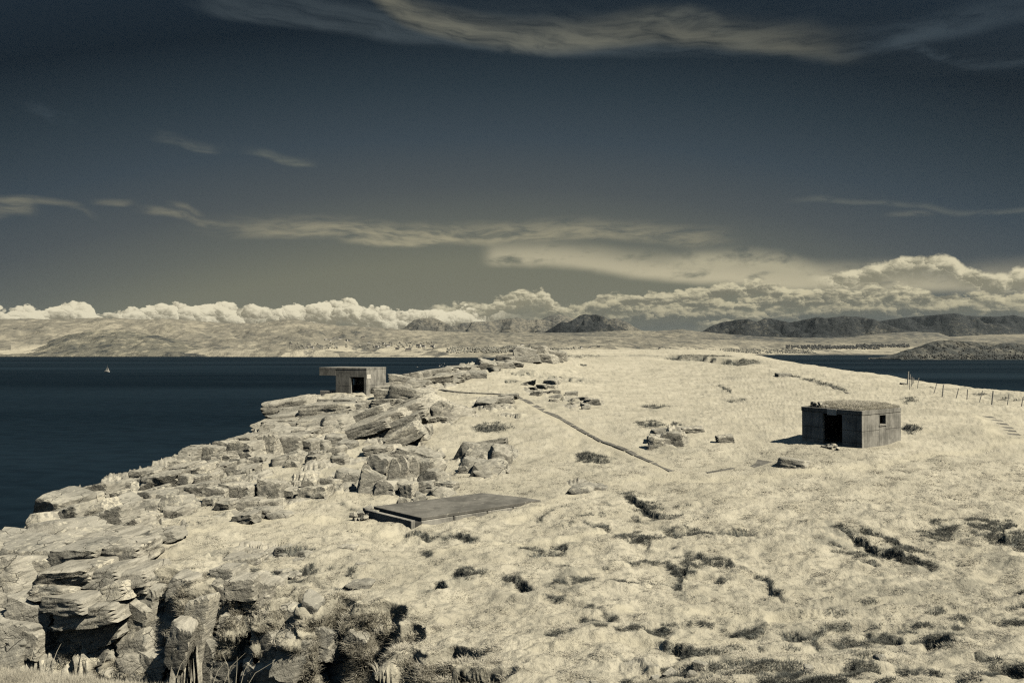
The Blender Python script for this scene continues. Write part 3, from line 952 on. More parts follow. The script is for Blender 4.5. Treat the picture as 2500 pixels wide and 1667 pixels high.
def material(name):
    m = bpy.data.materials.new(name)
    m.use_nodes = True
    m.node_tree.nodes.clear()
    n = NT(m.node_tree)
    out = n.new('ShaderNodeOutputMaterial')
    bs = n.new('ShaderNodeBsdfPrincipled')
    bs.inputs['Roughness'].default_value = .9
    bs.inputs['Specular IOR Level'].default_value = .15
    m.node_tree.links.new(bs.outputs[0], out.inputs['Surface'])
    return m, n, bs


def attr(n, name):
    a = n.new('ShaderNodeAttribute')
    a.attribute_name = name
    return X(n, a.outputs['Fac'])


def geo_pos(n):
    g = n.new('ShaderNodeNewGeometry')
    return X(n, g.outputs['Position'])


def rock_colour(n, p):
    """grey gneiss: broad tone, bedding streaks, pale lichen, dark stains"""
    big = n.noise(p, .45, 3, .55)
    x, y, z = n.sep(p)
    bed = n.noise(n.vec(x * .8 + z * .7, y * .9, z * 5.0 - x * 1.6), 1.3, 4, .6)
    c = n.mix(n.smooth(big, .35, .65), lin((184, 182, 173)), lin((214, 211, 200)))
    c = n.mix(n.smooth(bed, .42, .66, 0.0, .6), c, lin((122, 121, 114)))
    st = n.noise(p, 1.1, 5, .6)
    c = n.mix(n.smooth(st, .58, .73, 0.0, .75), c, lin((78, 85, 88)))
    li = n.noise(p, 4.2, 5, .66)
    patch2 = n.noise(p, .8, 2, .5)
    ck = n.voro(n.vadd(n.scale(p, (1.0, 1.0, 1.7)), n.scale(n.vec(st, big, st), (1.3, 1.6, 1.0))), .95, 0, feature='DISTANCE_TO_EDGE')
    ck2 = n.smooth(ck, .0, .022, 1.0, 0.0) * n.smooth(patch2, .50, .60)
    patch = n.noise(p, .35, 2, .5)
    c = n.mix(n.smooth(li + (patch - .5) * .6, .57, .62), c, lin((226, 222, 207)))
    grain = n.noise(p, 24.0, 2, .6)
    c = n.mix(n.smooth(grain, .3, .7, 0.0, .3), c, lin((104, 103, 98)))
    c = n.mix(ck2 * .7, c, lin((70, 71, 70)))
    h = n.noise(p, 3.0, 6, .62) * .5 + bed * .35 + grain * .06 - ck2 * .5
    return c, h


def bump(n, h, strength, dist, bs):
    b = n.new('ShaderNodeBump')
    b.inputs['Strength'].default_value = strength
    b.inputs['Distance'].default_value = dist
    n.put(b.inputs['Height'], h)
    n.t.links.new(b.outputs[0], bs.inputs['Normal'])


M_ground, n, bs = material('turf_and_rock')
p = geo_pos(n)
rock, dark, pale = attr(n, 'rock'), attr(n, 'dark'), attr(n, 'pale')
g1 = n.noise(p, .5, 4, .6)
g2 = n.noise(p, 7.0, 4, .65)
px_, py_, pz_ = n.sep(p)
g3 = n.noise(n.vec(px_ * 2.2, py_ * 3.6, pz_ * 3.0), 3.0, 3, .6)
gc = n.mix(n.smooth(g1, .3, .7), lin((195, 191, 176)), lin((214, 210, 195)))
g0 = n.noise(p, .11, 3, .55)
gc = n.mix(n.smooth(g0, .50, .68, 0.0, .55), gc, lin((184, 181, 167)))
gc = n.mix(n.smooth(g2, .48, .72, 0.0, .45), gc, lin((164, 160, 146)))
gc = n.mix(n.smooth(g3, .60, .76, 0.0, .4), gc, lin((136, 134, 123)))
gc = n.mix((pale * .5).sat(), gc, lin((214, 209, 190)))
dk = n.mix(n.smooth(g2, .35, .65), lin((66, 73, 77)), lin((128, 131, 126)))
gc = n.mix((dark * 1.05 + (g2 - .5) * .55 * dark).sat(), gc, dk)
rc, rh = rock_colour(n, p)
c = n.mix(n.smooth(rock + (g2 - .5) * .3, .42, .58), gc, rc)
n.put(bs.inputs['Base Color'], c)
hh = n.noise(p, 10.0, 5, .68) * (1.0 - rock) * .75 + n.noise(p, 2.2, 4, .6) * (1.0 - rock) * .22 + rh * rock * 1.2
bump(n, hh, .7, .13, bs)

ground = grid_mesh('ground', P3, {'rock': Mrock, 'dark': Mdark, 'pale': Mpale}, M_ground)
ground['kind'] = 'structure'

# ------------------------------------------------------------------ sea
M_sea, n, bs = material('sea_water')
p = geo_pos(n)
x, y, z = n.sep(p)
slick = n.noise(n.vec(x * .0012, y * .006, 0.0), 1.0, 4, .6)
slick2 = n.noise(n.vec(x * .0005, y * .0032, 4.0), 1.0, 3, .55)
chop = n.noise(n.vec(x * .10, y * .22, 0.0), 1.0, 4, .6)
n.put(bs.inputs['Base Color'], n.mix(n.smooth(slick2 * .45 + slick * .2 + chop * .35, .38, .62), lin((12, 25, 36)), lin((26, 42, 55))))
bs.inputs['Specular IOR Level'].default_value = 0.0
bs.inputs['Roughness'].default_value = 1.0
gl = n.new('ShaderNodeBsdfGlossy')
gl.inputs['Color'].default_value = (.72, .90, 1.0, 1)
gl.inputs['Roughness'].default_value = .42
w1 = n.noise(n.vec(x * .55, y * 1.1, 0.0), .55, 4, .62)
w2 = n.noise(n.vec(x * .3, y * 1.0, 7.0), .11, 3, .55)
bp = n.new('ShaderNodeBump')
bp.inputs['Strength'].default_value = .8
bp.inputs['Distance'].default_value = .6
n.put(bp.inputs['Height'], w1 * .6 + w2 * 2.0)
n.t.links.new(bp.outputs[0], gl.inputs['Normal'])
fr = n.new('ShaderNodeFresnel')
fr.inputs['IOR'].default_value = 1.33
n.t.links.new(bp.outputs[0], fr.inputs['Normal'])
mx = n.new('ShaderNodeMixShader')
n.put(mx.inputs[0], X(n, fr.outputs[0]).min(n.smooth(slick2 * .6 + slick * .4, .40, .62, .025, .06)))
n.t.links.new(bs.outputs[0], mx.inputs[1])
n.t.links.new(gl.outputs[0], mx.inputs[2])
for o_ in n.t.nodes:
    if o_.type == 'OUTPUT_MATERIAL':
        n.t.links.new(mx.outputs[0], o_.inputs['Surface'])
me = bpy.data.meshes.new('sea')
S = 25500.0
me.from_pydata([(-S, -400, 0), (S, -400, 0), (S, S, 0), (-S, S, 0)], [], [(0, 1, 2, 3)])
me.materials.append(M_sea)
sea = bpy.data.objects.new('sea', me)
COL.objects.link(sea)
sea['kind'] = 'structure'

# ------------------------------------------------------------------ land across the water
def far_material(name, pale, mid, dark_c, bias, scale, rockiness=0.0, fields=0.0):
    m, n, bs = material(name)
    p = geo_pos(n)
    x, y, z = n.sep(p)
    q = n.scale(p, (scale, scale * .55, scale * 2.0))
    a = n.noise(q, 1.0, 6, .62)
    b = n.noise(n.scale(p, (scale * 7, scale * 4, scale * 9)), 1.0, 5, .65)
    d = n.noise(n.scale(p, (scale * .25, scale * .2, scale * .6)), 1.0, 3, .5)
    e = n.noise(n.scale(p, (.016, .008, .03)), 1.0, 5, .72)
    f = a * .45 + b * .25 + d * .3 + (e - .5) * .55 + bias
    c = n.mix(n.smooth(f, .42, .54), pale, mid)
    c = n.mix(n.smooth(f, .54, .66), c, dark_c)
    if fields:
        cell = n.voro(n.vec(x * .006, y * .0035 + x * .001), 1.0, 0, feature='F1', dims='2D', out=1)
        cv, _, _ = n.sep(cell)
        c = n.mix((n.smooth(cv, .35, .9) * n.smooth(z, 120.0, 30.0) * fields).sat(), c, lin((206, 201, 184)))
        br = n.smooth(b, .54, .62) * n.smooth(z, 160.0, 40.0)
        c = n.mix((br * .75).sat(), c, dark_c)
    n.put(bs.inputs['Base Color'], c)
    bump(n, b * .7 + a * .6 + e * .6, 1.0, 22.0 + 60 * rockiness, bs)
    return m


PALE, MID, DRK = lin((164, 160, 146)), lin((124, 123, 116)), lin((78, 82, 85))
M_hill = far_material('moorland', PALE, MID, DRK, .03, .0016, fields=0.0)
M_plain = far_material('farmland', lin((172, 168, 154)), lin((136, 134, 125)), lin((88, 91, 91)), .02, .0013, fields=.8)
M_mount = far_material('mountain_rock', lin((152, 149, 138)), lin((108, 109, 106)), lin((70, 74, 77)), .02, .0011, 1.0)
M_mdark = far_material('cloud_shaded_mountain', lin((122, 121, 113)), lin((66, 70, 73)), lin((40, 45, 50)), .07, .0009, 1.0)  # dark heather and rock, deepened by cloud shadow put into the colour
M_head = far_material('headland_scrub', lin((122, 122, 116)), lin((84, 88, 89)), lin((52, 57, 60)), .03, .004, .2)
M_lefth = far_material('heather_slope', lin((176, 172, 156)), lin((124, 124, 116)), lin((74, 79, 82)), .05, .0034, .2)


class Layer:
    """a strip of land from its shore to its skyline and a little down behind it"""
    def __init__(self, name, shore, sky, d_sky, mat, power=1.4, amp=1.0, wl=420.0, rows=70, cols=520, px0=-300, px1=2800, base=0.0, cliff=None, lump=0.0, ridge_px=1.6, label_depth=1.18):
        self.shore, self.sky, self.d_sky = shore, sky, d_sky
        self.power, self.amp, self.wl, self.base, self.cliff, self.lump, self.ridge_px = power, amp, wl, base, cliff, lump, ridge_px
        self.px0, self.px1 = px0, px1
        px = np.linspace(px0, px1, cols)
        t = np.concatenate([np.linspace(0, .12, 16)[:-1], np.linspace(.12, 1, rows), 1 + np.array([.03, .08, .2, .4])])
        PX, T = np.meshgrid(px, t, indexing='ij')
        x, y, z = self.at(PX, T)
        # sink the two ends so that the strip closes on itself
        self.ob = grid_mesh(name, np.stack([x, y, z], -1), {}, mat)
        self.ob['kind'] = 'structure'

    def at(self, px, t):
        d0 = np.interp(px, [p[0] for p in self.shore], [p[1] for p in self.shore])
        d1 = np.interp(px, [p[0] for p in self.d_sky], [p[1] for p in self.d_sky])
        ys = np.interp(px, [p[0] for p in self.sky], [p[1] for p in self.sky])
        d = d0 + (d1 - d0) * t
        x = (px - 1250.0) / F_PX * d
        zr = EYE + (856.0 - ys) / F_PX * d1
        tt = np.clip(t, 0, 1)
        z = self.base + (zr - self.base) * tt ** self.power
        n = fbm(x / self.wl, d / self.wl, 5, .55)
        r = (1 - np.abs(gnoise(x / self.wl * .6 + 5, d / self.wl * .35)) * 2) + .5 * (1 - np.abs(gnoise(x / self.wl * 1.5 + 9, d / self.wl * .8)) * 2)
        z = z + (n * .8 + r * self.lump - .4 * self.lump) * self.amp * np.sin(np.pi * tt) ** .7 * (zr - self.base).clip(20) * .30
        z = z + fbm(px / 22.0, px * 0 + 3, 4, .6) * self.ridge_px * d1 / F_PX * sstep(.75, 1, tt)
        z = np.minimum(z, EYE + (856.0 - ys - 0.4 - 2.2 * (1 - tt)) / F_PX * d + fbm(px / 22.0, px * 0 + 3, 4, .6) * self.ridge_px * d / F_PX + np.where(tt < .6, 400.0 * (.6 - tt), 0) * (self.lump > .65) * 0)
        if self.cliff is not None:
            c = np.interp(px, [p[0] for p in self.cliff], [p[1] for p in self.cliff])
            z = z + c * (1 + .9 * fbm(x / 60, d / 60, 3)) * sstep(0, .02, t)
        z = np.where((t > 0) & (t <= 1), np.maximum(z, self.base + 1.0 + 6 * tt), z)
        z = np.where(t <= 0, self.base - 2, np.where(t > 1, z - (t - 1) * 1.6 * (zr - self.base) - 5, z))
        return x, d, z

    def find(self, px, py):
        t = np.linspace(0.0, 1.0, 900)
        x, d, z = self.at(np.full(900, float(px)), t)
        want = EYE + (856.0 - py) / F_PX * d
        g = z - want
        k = int(np.argmax(g > 0)) if (g > 0).any() else int(np.argmin(np.abs(g)))
        return np.array([x[k], d[k], z[k]])


def shore_d(y):
    return EYE * F_PX / (y - 856.0)


# mountains far inland
Layer('mountain', [(900, 10500), (1150, 10500)], [(900, 812), (975, 806), (990, 797), (1010, 781), (1030, 776), (1062, 776), (1090, 789), (1112, 801), (1150, 812)], [(900, 12000), (1150, 12000)], M_mount, 1.15, 1.1, 420, 40, 150, 900, 1150, ridge_px=.9, lump=.9)
Layer('mountain', [(1050, 11500), (1400, 11500)], [(1050, 812), (1100, 797), (1130, 788), (1160, 785), (1200, 784), (1215, 781), (1240, 777), (1262, 775), (1290, 781), (1330, 779), (1352, 787), (1400, 812)], [(1050, 13600), (1400, 13600)], M_mount, 1.2, 1.7, 800, 46, 200, 1050, 1400, ridge_px=.9, lump=.9)
Layer('mountain', [(1290, 13800), (1450, 13800)], [(1290, 800), (1320, 780), (1345, 769), (1368, 767), (1395, 776), (1420, 786), (1450, 810)], [(1290, 15500), (1450, 15500)], M_mount, 1.1, 1.6, 700, 40, 110, 1290, 1450, ridge_px=.9, lump=.9)
Layer('mountain', [(1420, 11500), (1600, 11500)], [(1420, 812), (1470, 780), (1495, 778), (1506, 776), (1530, 785), (1556, 802), (1600, 815)], [(1420, 13500), (1600, 13500)], M_mount, 1.1, 1.6, 600, 40, 120, 1420, 1600, ridge_px=1.0, lump=.8)
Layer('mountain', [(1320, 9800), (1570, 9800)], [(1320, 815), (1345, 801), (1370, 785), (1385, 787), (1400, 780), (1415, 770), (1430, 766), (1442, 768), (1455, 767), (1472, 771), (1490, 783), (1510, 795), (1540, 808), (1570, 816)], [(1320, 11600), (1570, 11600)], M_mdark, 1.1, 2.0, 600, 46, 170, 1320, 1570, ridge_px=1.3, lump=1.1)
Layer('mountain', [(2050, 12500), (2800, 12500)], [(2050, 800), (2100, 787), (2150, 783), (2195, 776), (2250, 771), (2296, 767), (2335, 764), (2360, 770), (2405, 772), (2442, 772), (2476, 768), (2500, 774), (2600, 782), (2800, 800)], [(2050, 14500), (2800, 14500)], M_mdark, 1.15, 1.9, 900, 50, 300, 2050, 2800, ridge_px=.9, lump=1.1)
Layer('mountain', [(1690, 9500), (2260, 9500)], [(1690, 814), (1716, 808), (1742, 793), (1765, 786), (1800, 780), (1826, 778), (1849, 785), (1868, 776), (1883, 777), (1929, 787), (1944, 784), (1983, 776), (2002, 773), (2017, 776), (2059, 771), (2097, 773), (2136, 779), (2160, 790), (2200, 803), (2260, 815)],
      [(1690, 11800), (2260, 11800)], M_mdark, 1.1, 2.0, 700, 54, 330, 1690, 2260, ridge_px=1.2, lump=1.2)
# low rolling land in front of them
L_back = Layer('hills', [(800, 7000), (2900, 7200)], [(800, 812), (1000, 809), (1200, 811), (1400, 812), (1540, 806), (1600, 808), (1665, 803), (1700, 808), (1790, 816), (1870, 822), (1960, 824), (2080, 822), (2150, 814), (2230, 809), (2290, 812), (2320, 822), (2400, 817), (2500, 815), (2900, 812)],
               [(800, 9300), (2900, 8900)], M_hill, 1.0, .6, 500, 50, 420, 800, 2900, base=60, ridge_px=1.0)
L_plain = Layer('farmland', [(-300, shore_d(870)), (300, shore_d(870)), (620, shore_d(871)), (1000, shore_d(872)), (1240, shore_d(873.5)), (1500, 3300), (1700, 4800), (1830, shore_d(866)), (2140, shore_d(866)), (2900, shore_d(866))],
                [(-300, 782), (0, 780), (57, 779), (150, 781), (245, 776), (333, 781), (421, 781), (478, 785), (555, 793), (628, 795), (672, 789), (700, 785), (726, 785), (752, 791), (804, 797), (900, 801), (984, 806), (1150, 812), (1350, 818), (1550, 824), (1700, 828), (1850, 832), (2000, 836), (2150, 838), (2900, 838)],
                [(-300, 6900), (700, 6900), (1000, 7200), (2000, 7400), (2900, 7400)], M_plain, 1.25, .75, 330, 120, 640, cliff=[(-300, 4), (250, 6), (500, 10), (560, 16), (620, 22), (760, 20), (900, 10), (1000, 5), (1500, 2), (2900, 2)], lump=.5, ridge_px=1.3)
L_left = Layer('headland', [(-300, shore_d(870.6)), (520, shore_d(870.6))], [(-300, 862), (-60, 863), (0, 863), (60, 858), (115, 836), (165, 820), (214, 811), (250, 808), (290, 808), (340, 814), (383, 821), (440, 834), (497, 846), (520, 858)], [(-300, 4900), (520, 4900)], M_lefth, 1.0, .8, 160, 60, 260, -300, 520, cliff=[(-300, 5), (520, 8)], lump=.4)
L_head = Layer('headland', [(2120, shore_d(876.5)), (2200, shore_d(878)), (2800, shore_d(878.5))], [(2120, 877), (2150, 872), (2175, 867), (2220, 855), (2262, 840), (2290, 834), (2325, 833), (2352, 837), (2372, 836), (2420, 841), (2470, 840), (2500, 843), (2600, 850), (2800, 846)], [(2120, 2830), (2200, 2950), (2800, 3150)], M_head, .8, 1.1, 70, 70, 380, 2120, 2800,
               cliff=[(2120, .5), (2200, 4), (2800, 6)], lump=.6, ridge_px=1.6)

# ------------------------------------------------------------------ air between here and the hills
M_haze = bpy.data.materials.new('haze')
M_haze.use_nodes = True
M_haze.node_tree.nodes.clear()
hn = NT(M_haze.node_tree)
ho = hn.new('ShaderNodeOutputMaterial')
hv = hn.new('ShaderNodeVolumePrincipled')
hv.inputs['Color'].default_value = (.72, .86, .98, 1)
hv.inputs['Density'].default_value = 1.0e-5
hv.inputs['Anisotropy'].default_value = .2
M_haze.node_tree.links.new(hv.outputs[0], ho.inputs['Volume'])
me = bpy.data.meshes.new('haze')
hx, hy0, hy1, hz0, hz1 = 26000, -500, 27000, -8, 900
me.from_pydata([(sx, sy, sz) for sz in (hz0, hz1) for sy in (hy0, hy1) for sx in (-hx, hx)], [],
               [(0, 2, 3, 1), (4, 5, 7, 6), (0, 1, 5, 4), (2, 6, 7, 3), (0, 4, 6, 2), (1, 3, 7, 5)])
me.materials.append(M_haze)
haze = bpy.data.objects.new('haze', me)
COL.objects.link(haze)
haze['kind'] = 'stuff'
haze['label'] = 'thin pale haze over the water and the far hills'

# ------------------------------------------------------------------ building blocks
class MB:
    def __init__(self):
        self.v, self.f = [], []

    def add(self, verts, faces):
        o = len(self.v)
        self.v += [tuple(p) for p in verts]
        self.f += [tuple(i + o for i in f) for f in faces]
        return self

    def box(self, lo, hi, M=None):
        vs = [Vector((x, y, z)) for z in (lo[2], hi[2]) for y in (lo[1], hi[1]) for x in (lo[0], hi[0])]
        if M is not None:
            vs = [M @ q for q in vs]
        return self.add(vs, [(0, 2, 3, 1), (4, 5, 7, 6), (0, 1, 5, 4), (2, 6, 7, 3), (0, 4, 6, 2), (1, 3, 7, 5)])

    def tube(self, a, b, r0, r1=None, n=8, wob=0.0):
        r1 = r0 if r1 is None else r1
        a, b = Vector(a), Vector(b)
        ax = (b - a).normalized()
        s = ax.orthogonal().normalized()
        t = ax.cross(s)
        vs = []
        for p, r in ((a, r0), (b, r1)):
            for k in range(n):
                an = 2 * math.pi * k / n
                rr_ = r * (1 + wob * random.uniform(-1, 1))
                vs.append(p + (s * math.cos(an) + t * math.sin(an)) * rr_)
        fs = [(k, (k + 1) % n, n + (k + 1) % n, n + k) for k in range(n)]
        fs += [tuple(range(n - 1, -1, -1)), tuple(range(n, 2 * n))]
        return self.add(vs, fs)

    def mesh(self, name, mat, smooth=False, bevel=0.0):
        me = bpy.data.meshes.new(name)
        me.from_pydata(self.v, [], self.f)
        if bevel:
            bm = bmesh.new()
            bm.from_mesh(me)
            bmesh.ops.bevel(bm, geom=[e for e in bm.edges if len(e.link_faces) == 2 and e.calc_face_angle(0) > .5], offset=bevel, segments=1, affect='EDGES', clamp_overlap=True)
            bm.to_mesh(me)
            bm.free()
        if smooth:
            me.polygons.foreach_set('use_smooth', [True] * len(me.polygons))
        me.materials.append(mat)
        me.update()
        return me

    def build(self, name, mat, parent=None, smooth=False, bevel=0.0):
        return link(name, self.mesh(name, mat, smooth, bevel), parent)


def link(name, me, parent=None):
    o = bpy.data.objects.new(name, me)
    COL.objects.link(o)
    if parent is not None:
        o.parent = parent
    return o


def thing(name, label, cat, loc=(0, 0, 0), rz=0.0, group=None):
    o = bpy.data.objects.new(name, None)
    COL.objects.link(o)
    o.location = loc
    o.rotation_euler = (0, 0, rz)
    o.empty_display_size = .3
    return tag(o, label, cat, group)


def tag(o, label, cat, group=None):
    o['label'] = label
    o['category'] = cat
    if group:
        o['group'] = group
    return o


# ------------------------------------------------------------------ materials for made things
def concrete(name, tone=1.0, boards=0.0, stain=1.0, speck=0.0):
    m, n, bs = material(name)
    tcn = n.new('ShaderNodeTexCoord')
    p = X(n, tcn.outputs['Object'])
    x, y, z = n.sep(p)
    a = n.noise(p, .9, 5, .65)
    b = n.noise(p, 6.0, 4, .65)
    run_ = n.noise(n.vec(x * 5.0, y * 5.0, z * .5), 1.0, 4, .6)
    t = [v * tone for v in (.40, .395, .37)]
    d = [v * tone for v in (.20, .20, .19)]
    c = n.mix(n.smooth(a, .35, .68), t, d)
    c = n.mix(n.smooth(run_, .52, .72, 0.0, .7 * stain), c, [.10 * tone, .102 * tone, .10 * tone])
    c = n.mix(n.smooth(b, .56, .74, 0.0, .55), c, [.13 * tone, .132 * tone, .128 * tone])
    c = n.mix(n.smooth(n.noise(p, 3.0, 4, .6), .62, .70, 0.0, .65), c, [.62, .60, .54])
    g = n.noise(p, 40.0, 2, .6)
    if speck:
        c = n.mix(n.smooth(g, .35, .65, 0.0, speck), c, [.12 * tone, .12 * tone, .115 * tone])
    hgt = b * .5 + g * .15
    if boards:
        bw = n.m('FRACT', (x + y) * 4.3)
        line = n.smooth((bw - .5).abs(), .45, .49) * n.smooth(a, .4, .6)
        bx = n.noise(n.vec(n.m('FLOOR', (x + y) * 4.3) * 3.7, 0.0, z * .5), 1.0, 1, .5)
        c = n.mix((line * boards).sat(), c, [.11, .11, .105])
        c = n.mix(n.smooth(bx, .4, .7, 0.0, .22), c, [.18, .18, .17])
        hgt = hgt - line * .6 + bx * .5
    n.put(bs.inputs['Base Color'], c)
    bump(n, hgt, .7, .03, bs)
    return m


M_conc = concrete('board_marked_concrete', 1.1, .3, 1.0)
M_conc_shade = concrete('shade_wall_concrete', 1.5, .3, .8)  # lighter copy for the shaded door wall, fill light put into its tone
M_conc_pale = concrete('weathered_concrete', 1.25, .3, .6)
M_slab = concrete('gritty_concrete', .80, 0.0, .25, speck=.6)
M_paving = concrete('path_concrete', .72, 0.0, .2, speck=.6)


def plain(name, colr, rough=.8, nz=.25, sc=8.0):
    m, n, bs = material(name)
    tcn = n.new('ShaderNodeTexCoord')
    p = X(n, tcn.outputs['Object'])
    a = n.noise(p, sc, 4, .6)
    n.put(bs.inputs['Base Color'], n.mix(n.smooth(a, .35, .7, 0.0, nz), colr, [v * .55 for v in colr]))
    bs.inputs['Roughness'].default_value = rough
    return m


M_sign = plain('painted_sign', [.88, .86, .80], .6, .12, 3.0)
M_sign_dull = plain('dull_sign', [.60, .59, .54], .6, .2, 3.0)
M_wood = plain('weathered_timber', [.78, .76, .70], .85, .4, 6.0)
M_wire = plain('galvanised_wire', [.30, .30, .30], .5, .2, 5.0)
M_white = plain('white_render', [.80, .79, .75], .8, .15, .2)
M_roofing = plain('slate_roof', [.09, .09, .095], .8, .3, .3)
M_tan = plain('stone_render', [.40, .39, .35], .8, .3, .3)
M_sail = plain('sailcloth', [.85, .84, .80], .7, .05, .5)
M_hull = plain('white_hull', [.82, .82, .80], .35, .05, .5)
M_dark_in = plain('dark_concrete', [.10, .10, .10], .9, .4, 1.5)  # one dark tone for floors, plinth, gutter and pour joints
M_gull = plain('gull_feathers', [.80, .80, .78], .8, .1, 9.0)

M_rock, n, bs = material('gneiss')
tcn = n.new('ShaderNodeTexCoord')
oi = n.new('ShaderNodeObjectInfo')
p = n.vadd(geo_pos(n), n.scale(X(n, oi.outputs['Random']), (7.0, 5.0, 3.0)))
rc, rh = rock_colour(n, p)
rc = n.mix(n.smooth(X(n, oi.outputs['Random']), 0.0, 1.0, 0.0, .28), rc, lin((120, 124, 124)))
n.put(bs.inputs['Base Color'], rc)
bump(n, rh * 1.2, .9, .14, bs)


def grass_material(name, c0, c1):
    m = bpy.data.materials.new(name)
    m.use_nodes = True
    m.node_tree.nodes.clear()
    n = NT(m.node_tree)
    out = n.new('ShaderNodeOutputMaterial')
    oi = n.new('ShaderNodeObjectInfo')
    pz = geo_pos(n)
    tone = n.noise(pz, .6, 3, .6)
    c = n.mix((X(n, oi.outputs['Random']) * .6 + n.smooth(tone, .3, .7) * .4).sat(), c0, c1)
    d = n.new('ShaderNodeBsdfDiffuse')
    t = n.new('ShaderNodeBsdfTranslucent')
    n.put(d.inputs['Color'], c)
    n.put(t.inputs['Color'], c)
    mx = n.new('ShaderNodeMixShader')
    mx.inputs[0].default_value = .45
    m.node_tree.links.new(d.outputs[0], mx.inputs[1])
    m.node_tree.links.new(t.outputs[0], mx.inputs[2])
    m.node_tree.links.new(mx.outputs[0], out.inputs['Surface'])
    return m


M_grass = grass_material('dry_grass', lin((226, 222, 208)), lin((244, 240, 228)))
M_heath = grass_material('dark_heather', lin((104, 110, 112)), lin((164, 165, 158)))

# ------------------------------------------------------------------ rock shapes
def rock_mesh(seed, kind, level):
    rs = np.random.RandomState(seed)
    bm = bmesh.new()
    bmesh.ops.create_icosphere(bm, subdivisions=level, radius=1.0)
    V = np.array([v.co[:] for v in bm.verts])
    V /= np.linalg.norm(V, axis=1, keepdims=True)
    planes = []
    jit = {'block': .11, 'slab': .09, 'boulder': .24}[kind]
    for ax in range(3):
        for s in (-1, 1):
            nrm = np.zeros(3)
            nrm[ax] = s
            nrm += rs.normal(0, jit, 3)
            nrm /= np.linalg.norm(nrm)
            planes.append((nrm, .5 * rs.uniform(.86, 1.08)))
    for _ in range({'block': 4, 'slab': 5, 'boulder': 7}[kind]):
        nrm = rs.normal(0, 1, 3)
        nrm /= np.linalg.norm(nrm)
        planes.append((nrm, rs.uniform(.56, .74)))
    k = {'block': 95.0, 'slab': 80.0, 'boulder': 38.0}[kind]
    acc = np.zeros(len(V))
    for nrm, dd in planes:
        c = V @ nrm
        r = np.where(c > 1e-3, dd / np.maximum(c, 1e-3), 50.0)
        acc += np.exp(-k * np.minimum(r, 8.0))
    r = -np.log(acc) / k
    Q = V * r[:, None]
    lay = rs.uniform(3, 6) if kind != 'boulder' else 3.0
    zz = Q[:, 2] + .12 * fbm(Q[:, 0] * 1.5 + seed, Q[:, 1] * 1.5, 2)
    ledge = np.abs(((zz * lay) % 1.0) - .5) * 2
    dis = .028 * fbm(Q[:, 0] * 3 + seed * 3.1, Q[:, 1] * 3 + Q[:, 2] * 2.3, 4, .55) - {'block': .045, 'slab': .022, 'boulder': .014}[kind] * sstep(.75, 1.0, ledge) * (1 - np.abs(V[:, 2])) + .03 * fbm(Q[:, 2] * 5 + seed, Q[:, 0] * 4 - Q[:, 1] * 3, 3)
    Q = Q + V * dis[:, None]
    for v, q in zip(bm.verts, Q):
        v.co = q
    me = bpy.data.meshes.new('rock')
    bm.to_mesh(me)
    bm.free()
    me.polygons.foreach_set('use_smooth', [True] * len(me.polygons))
    me.set_sharp_from_angle(angle=R(24))
    me.materials.append(M_rock)
    return me


ROCKS = {'block': [rock_mesh(i, 'block', 4) for i in range(9)], 'slab': [rock_mesh(100 + i, 'slab', 4) for i in range(7)], 'boulder': [rock_mesh(200 + i, 'boulder', 4) for i in range(6)]}
ROCKS_S = {'block': [rock_mesh(300 + i, 'block', 3) for i in range(8)], 'boulder': [rock_mesh(400 + i, 'boulder', 3) for i in range(6)], 'slab': [rock_mesh(500 + i, 'slab', 3) for i in range(4)]}
rnd = random.Random(3)


class Outcrop:
    """one exposure of bedrock: every block that can be told apart is a child"""
    def __init__(self, label, px, py):
        g = hit(px, py)
        g[2] = terrain(np.array([g[0]]), np.array([g[1]]))[0][0]
        self.loc = Vector(g)
        self.root = thing('rock_outcrop', label, 'rock outcrop', g)

    def rock(self, px, py, w, h, kind='block', yaw=None, roll=0.0, pitch=0.0, depth=1.0, sink=.3, lift=0.0, var=None, near=0.0):
        sink = sink if near else min(sink + .07, .55)
        g = hit_full(px, py + h * .25) if near else hit(px, py + h * .40)
        if near:
            g = g - np.array([g[0], g[1], 0]) / math.hypot(g[0], g[1]) * (near - .5) * .45
        s = g[1] / F_PX
        gz = terrain(np.array([g[0]]), np.array([g[1]]))[0][0] if not near else g[2] - h * s * .1
        W_, H_ = w * s * 1.06, h * s * 1.12
        lib = ROCKS if w > 26 else ROCKS_S
        me = (rnd.choice(lib[kind]) if var is None else lib[kind][var % len(lib[kind])])
        o = bpy.data.objects.new('rock', me)
        COL.objects.link(o)
        o.parent = self.root
        o.scale = (W_ * 1.2, W_ * depth * 1.1, H_ * 1.25)
        yaw = rnd.uniform(-35, 20) if yaw is None else yaw
        o.rotation_euler = Euler((R(pitch), R(roll), R(yaw)), 'XYZ')
        o.location = Vector((g[0], g[1] + W_ * depth * .15, gz + H_ * (.5 - sink) + lift)) - self.loc
        return self

    def fill(self, poly, nr, wr, hr=(.45, .8), kinds=('block', 'block', 'slab', 'boulder'), dip=-9.0, yaw=-16.0, jit=8.0, sink=.44):
        xs, ys = [p[0] for p in poly], [p[1] for p in poly]
        k = 0
        while k < nr:
            px, py = rnd.uniform(min(xs), max(xs)), rnd.uniform(min(ys), max(ys))
            if not bool(in_poly(np.array(px), np.array(py), poly)):
                continue
            k += 1
            w = rnd.uniform(*wr) * rnd.choice((.7, 1, 1, 1.25))
            h = w * rnd.uniform(*hr)
            self.rock(px, py, w, h, rnd.choice(kinds), yaw + rnd.uniform(-jit, jit), dip + rnd.uniform(-9, 9), rnd.uniform(-10, 6), rnd.uniform(.8, 1.25), sink)
        return self


